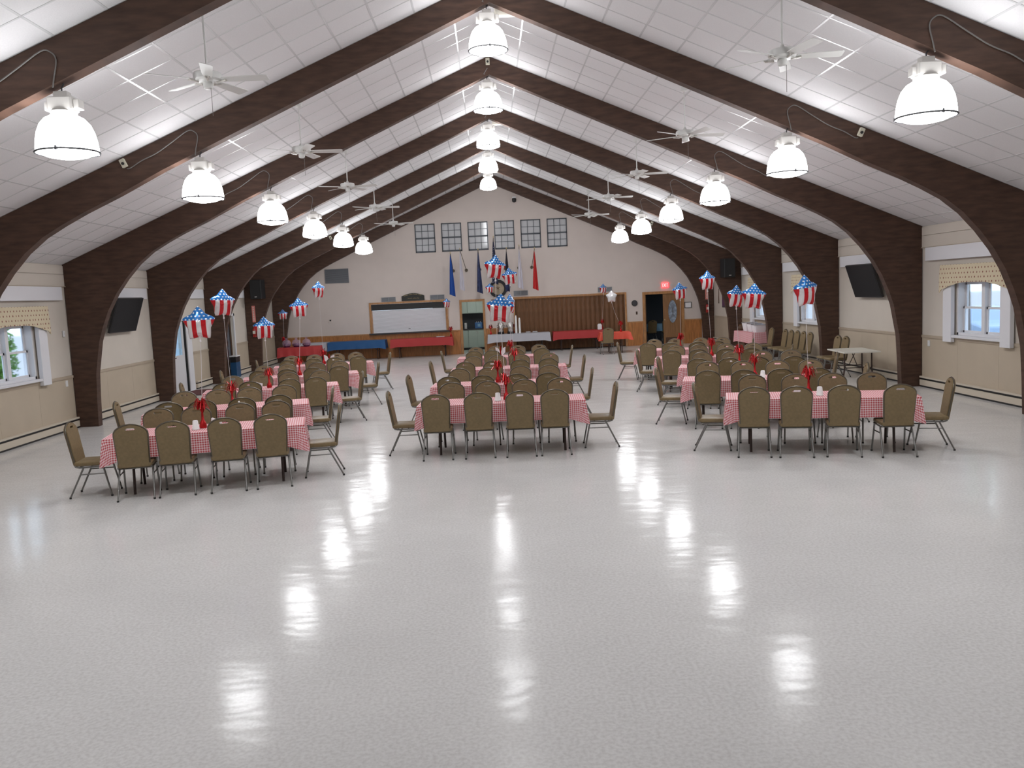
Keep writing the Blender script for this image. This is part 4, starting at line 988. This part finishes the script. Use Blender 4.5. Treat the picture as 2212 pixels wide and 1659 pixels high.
def extinguisher(x, y, label, ls):
    z = 1.22; t = thing('fire_extinguisher', (x, y, z), label, 'extinguisher', 'fire extinguishers on the arches')
    b = MB().lathe([(.06, 0), (.065, .03), (.065, .27), (.045, .32), (.02, .34)], (x, y, z), 14).build('cylinder', 'ext_red', t, smooth=40)
    MB().lathe([(.0655, .12), (.0658, .22)], (x, y, z), 14).build('label_band', 'offwhite', t).data.polygons.foreach_set('use_smooth', [True]*0) if False else MB().box(x-.045, x+.045, y-.072, y-.052, z+.12, z+.22).build('label_panel', 'offwhite', t)
    MB().box(x-.015, x+.015, y-.06, y+.02, z+.341, z+.39).build('valve_head', 'black', t); MB().tube([(x+.03, y-.02, z+.36), (x+.09, y-.03, z+.3), (x+.085, y-.03, z+.08)], .012, 6).build('hose', 'black', t)
    MB().box(x-.03, x+.03, y+.05, y+.0905, z+.2, z+.3).build('bracket', 'darkgrey', t)
    s = thing('extinguisher_sign', (x-.0, y+.06, 2.02), ls, 'sign', 'vertical extinguisher signs'); MB().box(x-.055, x+.055, y+.06, y+.0905, 1.74, 2.32).build('board', 'red_sign', s)
    l = MB()
    for k in range(8): l.box(x-.02, x+.02, y+.055, y+.0599, 1.80+k*.062, 1.84+k*.062)
    l.build('faded_lettering', 'offwhite', s)
extinguisher(-8.52, AY(5)-.09, 'red fire extinguisher on the second arch below the loudspeaker', 'faded red vertical sign between loudspeaker and extinguisher')
extinguisher(8.52, AY(6)-.09, 'red fire extinguisher on the arch beside the oval-glass door', 'faded red vertical sign on the arch beside the oval-glass door')
# vents, louvre
def vent(x0, x1, z0, z1, label, m='vent', cols=2, slats=6):
    t = thing('wall_vent', ((x0+x1)/2, YB, (z0+z1)/2), label, 'vent', 'wall vents'); MB().box(x0, x1, YB-.012, YB-.001, z0, z1).build('back_plate', 'vent_dark', t)
    f = MB().box(x0, x0+.02, YB-.03, YB-.012, z0, z1).box(x1-.02, x1, YB-.03, YB-.012, z0, z1).box(x0, x1, YB-.03, YB-.012, z0, z0+.015).box(x0, x1, YB-.03, YB-.012, z1-.015, z1)
    if cols == 2: c = (x0+x1)/2; f.box(c-.012, c+.012, YB-.03, YB-.012, z0, z1)
    f.build('frame', m, t); s = MB()
    for k in range(slats):
        z = z0+.015+(z1-z0-.03)*(k+.15)/slats; h = (z1-z0-.03)/slats*.75; s.add([(x0+.02, YB-.028, z), (x1-.02, YB-.028, z), (x1-.02, YB-.014, z+h), (x0+.02, YB-.014, z+h)], [(0, 1, 2, 3)])
    s.build('slats', m, t)
vent(-4.51, -3.94, 2.235, 2.41, 'grey twin vent between the big louvre and the arched plaque'); vent(-2.56, -1.99, 2.235, 2.42, 'grey twin vent between the arched plaque and the blue flag')
vent(.79, 1.36, 2.235, 2.435, 'grey twin vent between the round emblem and the red flag'); vent(4.18, 4.75, 2.235, 2.42, 'grey twin vent behind the small balloon over the folding partition')
vent(-6.69, -5.75, 3.06, 3.62, 'large dark grey louvre high on the flag wall', 'louver', 1, 14)
# plaque over the hatch
px0, px1 = -3.70, -2.79; t = thing('arched_plaque', (-3.25, YB, 2.24), 'dark arched wooden plaque with gold script above the serving hatch', 'plaque')
arc = [(px0, 2.235), (px1, 2.235), (px1, 2.42)] + [(px1-(px1-px0)*k/12, 2.42+.11*math.sin(PI*k/12)) for k in range(1, 12)] + [(px0, 2.42)]
MB().prism(arc, 'y', YB-.05, YB-.02).build('board', 'plaque', t); sc = MB()
for row, (za, n, a0, a1) in enumerate(((2.42, 22, -3.60, -2.90), (2.31, 14, -3.45, -3.0))):
    for k in range(n):
        xa = a0+(a1-a0)*k/n; h = .05 if k % 4 else .075; za_ = za + (.05*math.sin(PI*k/n) if row == 0 else 0)
        if k % 6 == 5: continue
        sc.tube([(xa, YB-.053, za_), (xa+.012, YB-.053, za_+h*.6), (xa+.022, YB-.053, za_+h*.2), (xa+.03, YB-.053, za_)], .0045, 4)
sc.build('script', 'gold', t); MB().box(-3.3, -3.2, YB-.0195, YB-.001, 2.3, 2.45).build('hanger', 'darkgrey', t)
# round emblem
rc = (.17, 2.55); t = thing('round_emblem', (rc[0], YB, rc[1]), 'large round wall emblem with black ring and tan face', 'emblem')
N = 36; out = [(rc[0]+.36*math.cos(2*PI*k/N), rc[1]+.36*math.sin(2*PI*k/N)) for k in range(N)]; inn = [(rc[0]+.245*math.cos(2*PI*k/N), rc[1]+.245*math.sin(2*PI*k/N)) for k in range(N)]
MB().sheet(out, [inn], 'y', YB-.06, YB-.001).build('ring', 'ring_black', t, smooth=30); MB().prism(inn, 'y', YB-.03, YB-.002).build('face', 'ring_face', t)
e = MB(); 
for k in range(5): a = 2*PI*k/5; e.tube([(rc[0], YB-.033, rc[1]+.02), (rc[0]+.09*math.sin(a), YB-.033, rc[1]+.02+.09*math.cos(a))], .012, 4, .004)
e.build('relief', 'brown', t)
# flags on slanted poles
def flag(mx_, tx, tz, m, label, bot=2.4, wid=.1, out_=.75):
    mz = 3.34; t = thing('wall_flag', (mx_, YB, mz), label, 'flag', 'flags on the gable wall'); tip = Vector((tx*.98, YB-out_, CAMZ+(tz-CAMZ)*(YB-out_)/YB))
    MB().cyl((mx_, YB-.03, mz), (mx_, YB-.001, mz), .065, n=14).build('wall_mount', 'pole', t); MB().tube([(mx_, YB-.03, mz), tuple(tip)], .012, 6).build('flag_pole', 'pole', t)
    MB().lathe([(.0, 0), (.022, .02), (.016, .05), (0, .09)], tuple(tip), 8).build('finial', 'gold', t)
    b = MB(); rows, cols = 12, 12; H_ = tip.z-bot
    for r_ in range(rows+1):
        f = r_/rows; wx = wid*1.15*(.10+.90*f**.8); dy = .05+.30*(1-f)*.25+.1*f; cx_ = tip.x+(mx_-tip.x)*.10*f
        for c in range(cols+1):
            u = c/cols; fold = math.sin(u*PI*3.2)*.04*(.3+f); x = cx_+(u-.5)*2*wx; yv = tip.y+.04+u*dy*.9+fold
            z = tip.z - H_*f*(1-.0*u) - (.10*(u-.5) if r_ == rows else 0)*(1 if wid > 0 else 1) + (1-f)*(-.25*u*(out_/1.0))*.6
            b.v.append((x, yv, z))
    for r_ in range(rows):
        for c in range(cols): a = r_*(cols+1)+c; b.f.append((a, a+1, a+cols+2, a+cols+1))
    b.build('banner', m, t, smooth=80)
flag(-1.58, -1.67, 4.02, 'flag_blue', 'bright blue flag on a slanted wall pole', 2.36)
flag(-1.06, -1.28, 4.16, 'flag_white', 'white flag between the bright blue and slate navy flags', 2.55, .085)
flag(-.52, -.56, 4.11, 'flag_navy', 'slate navy patterned flag beside the national flag', 2.42)
flag(.02, .07, 4.57, 'flag_us', 'national flag on the tallest pole above the round emblem', 2.75, .11)
flag(.50, .57, 4.11, 'flag_black', 'black flag right beside the national flag', 2.6, .09)
flag(1.04, 1.08, 4.19, 'flag_white', 'white flag between the black and red flags', 2.52, .10)
flag(1.56, 1.69, 4.06, 'flag_red', 'plain red flag on a slanted wall pole', 2.45, .10)
# exit sign with twin lamps
ex = thing('exit_sign', (6.9, YB, 2.385), 'glowing red EXIT sign with twin lamps above the double doorway', 'exit sign')
MB().box(6.76, 7.04, YB-.06, YB-.001, 2.285, 2.485).build('housing', 'exit_glow', ex)
l = MB(); yl0, yl1 = YB-.066, YB-.0601; z0, z1 = 2.32, 2.45
def bar(x0, x1, za, zb): l.box(x0, x1, yl0, yl1, za, zb)
bar(6.785, 6.797, z0, z1); bar(6.797, 6.83, z0, z0+.012); bar(6.797, 6.83, z1-.012, z1); bar(6.797, 6.825, 2.379, 2.391)
for s in (1, -1): l.prism([(6.867-s*.025-.007, z0), (6.867-s*.025+.007, z0), (6.867+s*.025+.007, z1), (6.867+s*.025-.007, z1)], 'y', yl0, yl1)
bar(6.915, 6.927, z0, z1); bar(6.966, 6.978, z0, z1); bar(6.945, 7.0, z1-.012, z1); l.build('lettering', 'exit_white', ex)
for s in (-1, 1): MB().tube([(6.9+s*.24, YB-.001, 2.385), (6.9+s*.24, YB-.05, 2.385)], .045, 10, .055).build('lamp_head', 'housing', ex); MB().box(*sorted((6.9+s*.14, 6.9+s*.2)), YB-.03, YB-.001, 2.375, 2.395).build('arm', 'housing', ex)
# small things on the flag wall
t = thing('wall_disc', (5.64, YB, 1.72), 'black round disc beside the folding partition', 'wall disc'); MB().tube([(5.64, YB-.001, 1.72), (5.64, YB-.04, 1.72)], .12, 20).build('rim', 'ring_black', t); MB().tube([(5.64, YB-.0401, 1.72), (5.64, YB-.045, 1.72)], .095, 20).build('face', 'darkgrey', t)
t = thing('light_switch', (5.72, YB, 1.32), 'brown light switch plate below the black disc', 'switch'); MB().box(5.685, 5.755, YB-.01, YB-.001, 1.26, 1.38).build('plate', 'brown', t); MB().box(5.71, 5.73, YB-.02, YB-.0101, 1.3, 1.34).build('toggle', 'darkgrey', t)
t = thing('wall_outlet', (-6.6, YB, 1.57), 'small grey outlet box below the large louvre', 'outlet'); MB().box(-6.68, -6.52, YB-.03, YB-.001, 1.5, 1.66).build('plate', 'gable', t, bevel=.004); MB().box(-6.62, -6.56, YB-.04, YB-.0301, 1.56, 1.62).build('socket', 'black', t)
t = thing('picture_frame', (7.81, YB, 1.55), 'small dark framed notice right of the double doorway', 'picture frame')
MB().sheet(rect(7.67, 7.95, 1.43, 1.67), [rect(7.69, 7.93, 1.45, 1.65)], 'y', YB-.03, YB-.001).build('frame', 'darkgrey', t); MB().box(7.691, 7.929, YB-.015, YB-.002, 1.451, 1.649).build('sheet', 'paper', t)
t = thing('dome_camera', (.97, YB-.06, 6.02), 'small black camera dome high under the gable', 'camera'); MB().lathe([(0, -.11), (.07, -.08), (.085, 0), (.07, .06)], (.97, YB-.09, 6.02), 14).build('dome', 'black', t, smooth=50); MB().box(.9, 1.04, YB-.12, YB-.001, 6.081, 6.14).build('bracket', 'white', t)
t = thing('wall_plaque', (.02, YB, 2.08), 'small brown plaque between kitchen door and round emblem', 'plaque'); MB().box(-.12, .1, YB-.02, YB-.001, 2.02, 2.13).build('board', 'brown', t); MB().box(-.1, .08, YB-.024, YB-.0201, 2.04, 2.11).build('inset', 'oak', t)
# side wall small things
def wplate(sg, y, z, label):
    t = thing('light_switch', (sg*W, y, z), label, 'switch', 'switch plates on the side walls'); MB().box(*sorted((sg*(W-.012), sg*(W-.026))), y-.04, y+.04, z-.06, z+.06).build('plate', 'white', t); MB().box(*sorted((sg*(W-.026), sg*(W-.034))), y-.01, y+.01, z-.02, z+.02).build('toggle', 'white', t)
wplate(-1, 17.5, 1.94, 'white switch plate high beside the arch by the glass-door wall window'); wplate(-1, 17.42, .94, 'white plate below the rail beside the glass-door wall window'); wplate(1, 17.42, .92, 'white plate below the rail beside the spare-chair wall window')
t = thing('hanging_stick', (W-.03, 33.5, 1.86), 'thin dark stick hanging on the wall beside the extinguisher arch', 'stick'); MB().cyl((W-.04, 33.5, 1.58), (W-.04, 33.5, 2.14), .018, .010, 8).build('shaft', 'brown', t); MB().cyl((W-.04, 33.5, 2.1401), (W-.001, 33.5, 2.16), .01, n=6).build('peg', 'darkgrey', t)
t = thing('dark_picture', (W-.02, 32.75, 1.68), 'dark framed picture on the spare-chair wall near the corner', 'picture'); MB().box(W-.035, W-.001, 32.45, 33.05, 1.43, 1.93).build('frame', 'darkgrey', t); MB().box(W-.04, W-.0351, 32.5, 33.0, 1.48, 1.88).build('canvas', 'purple', t)
t = thing('wall_board', (-W+.03, 31.9, 1.72), 'narrow brown board on the wall between the last two arches', 'board'); MB().box(-W+.001, -W+.03, 31.8, 32.0, 1.55, 1.9).build('board', 'brown', t); MB().box(-W+.0301, -W+.034, 31.82, 31.98, 1.6, 1.86).build('panel', 'oak', t)
# recycling bin, door mat
t = thing('recycling_bin', (-8.55, 28.45, 0), 'slim blue bin with black hood and white lid by the dark glazed door', 'bin')
MB().box(-8.80, -8.60, 28.28, 28.74, .002, .50).build('body', 'bin_blue', t, bevel=.01); MB().box(-8.80, -8.60, 28.28, 28.74, .501, .68).build('hood', 'black', t, bevel=.01); MB().box(-8.81, -8.59, 28.27, 28.75, .681, .72).build('lid', 'white', t, bevel=.006)
t = thing('door_mat', (-7.9, 23.8, 0), 'dark red doormat before the white half-glass door', 'mat'); MB().box(-8.68, -7.2, 23.1, 24.6, .001, .012).build('pile', 'mat_red', t); f = MB().sheet(rect(-8.72, -7.16, 23.06, 24.64), [rect(-8.68, -7.2, 23.1, 24.6)], 'z', .001, .009).build('border', 'rubber', t)
# dark room furniture: a cloth-covered table and chairs behind the doorway
buffet(7.0, YB+2.3, 1.8, .76, 'pale_blue', 'table under cloth tinted pale blue for window light inside the dark side room', 'cloth tinted pale blue for window light in the dark side room', seed=31)  # bluish window light on the table is put into the cloth colour
put_chair(6.55, YB+1.55, .2, 'dark chair silhouette inside the side room, nearer the open leaf', 'chairs in the side room'); put_chair(7.25, YB+1.6, -.1, 'chair at the pale blue table inside the side room', 'chairs in the side room')

# ---------------------------------------------------------------- outdoors
g = struct(MB().add([(-80, -60, -.35), (80, -60, -.35), (80, 120, -.35), (-80, 120, -.35)], [(0, 1, 2, 3)]).build('ground', 'asphalt')); g['label'] = 'pale paved ground outside the windows'
def leaves(cx_, cy_, cz_, rx, ry, rz_, n, sz, seed):
    rn = random.Random(seed); b = MB()
    for i in range(n):
        v = Vector((rn.gauss(0, 1), rn.gauss(0, 1), rn.gauss(0, 1))).normalized(); k = rn.random()**.4; p = Vector((cx_+v.x*rx*k, cy_+v.y*ry*k, cz_+v.z*rz_*k))
        a = Vector((rn.uniform(-1, 1), rn.uniform(-1, 1), rn.uniform(-1, 1))).normalized(); c = a.orthogonal().normalized(); s = sz*rn.uniform(.6, 1.3)
        b.add([p-a*s, p+c*s*.5, p+a*s, p-c*s*.5], [(0, 1, 2, 3)])
    return b
def shrub(x, y, h, rx, label, seed, name='shrub', zc=None, n=1500):
    t = thing(name, (x, y, -.35), label, 'shrub' if name == 'shrub' else 'tree'); MB().tube([(x, y, -.35), (x+.05, y+.05, h*.5), (x, y, h)], .05 if name == 'shrub' else .16, 7, .03).build('trunk', 'bark', t)
    tag(leaves(x, y, zc or h*.5, rx, rx, h*.55 if zc is None else h*.3, n, .07 if name == 'shrub' else .12, seed).build('foliage', 'leaf', t), kind='stuff')
shrub(-11.6, 18.0, 2.7, .45, 'slim green shrub outside the glass-door wall window', 3); shrub(-12.5, 21.5, 2.4, .5, 'rounder green shrub further along outside the same window', 4)
shrub(13.6, 24.6, 4.2, 1.3, 'leafy tree outside the spare-chair wall window', 5, 'tree', 3.4, 1800)
CYR = 31.0
cr = thing('parked_car', (17.5, CYR, -.35), 'pale blue car parked outside the spare-chair wall window', 'car')
bd = [(-2.2, .35), (-2.15, .8), (-1.3, .95), (-.7, 1.42), (.8, 1.42), (1.5, .95), (2.15, .85), (2.2, .35)]
b = MB().prism([(a, c-.35) for a, c in bd], 'x', 16.6, 18.3); b.v = [(p[0], p[1]+CYR, p[2]) for p in b.v]; b.build('body', 'car_blue', cr, bevel=.05)
for sx in (16.68, 18.22):
    for sy in (-1.35, 1.4): MB().cyl((sx-.1, CYR+sy, -.02), (sx+.1, CYR+sy, -.02), .33, n=16).build('wheel', 'rubber', cr)
for (a0, a1) in ((-.72, .0), (.05, .85)): MB().box(16.575, 16.6, CYR+a0, CYR+a1, .64, .98).build('side_window', 'dark_glass', cr)
bpy.context.view_layer.update()
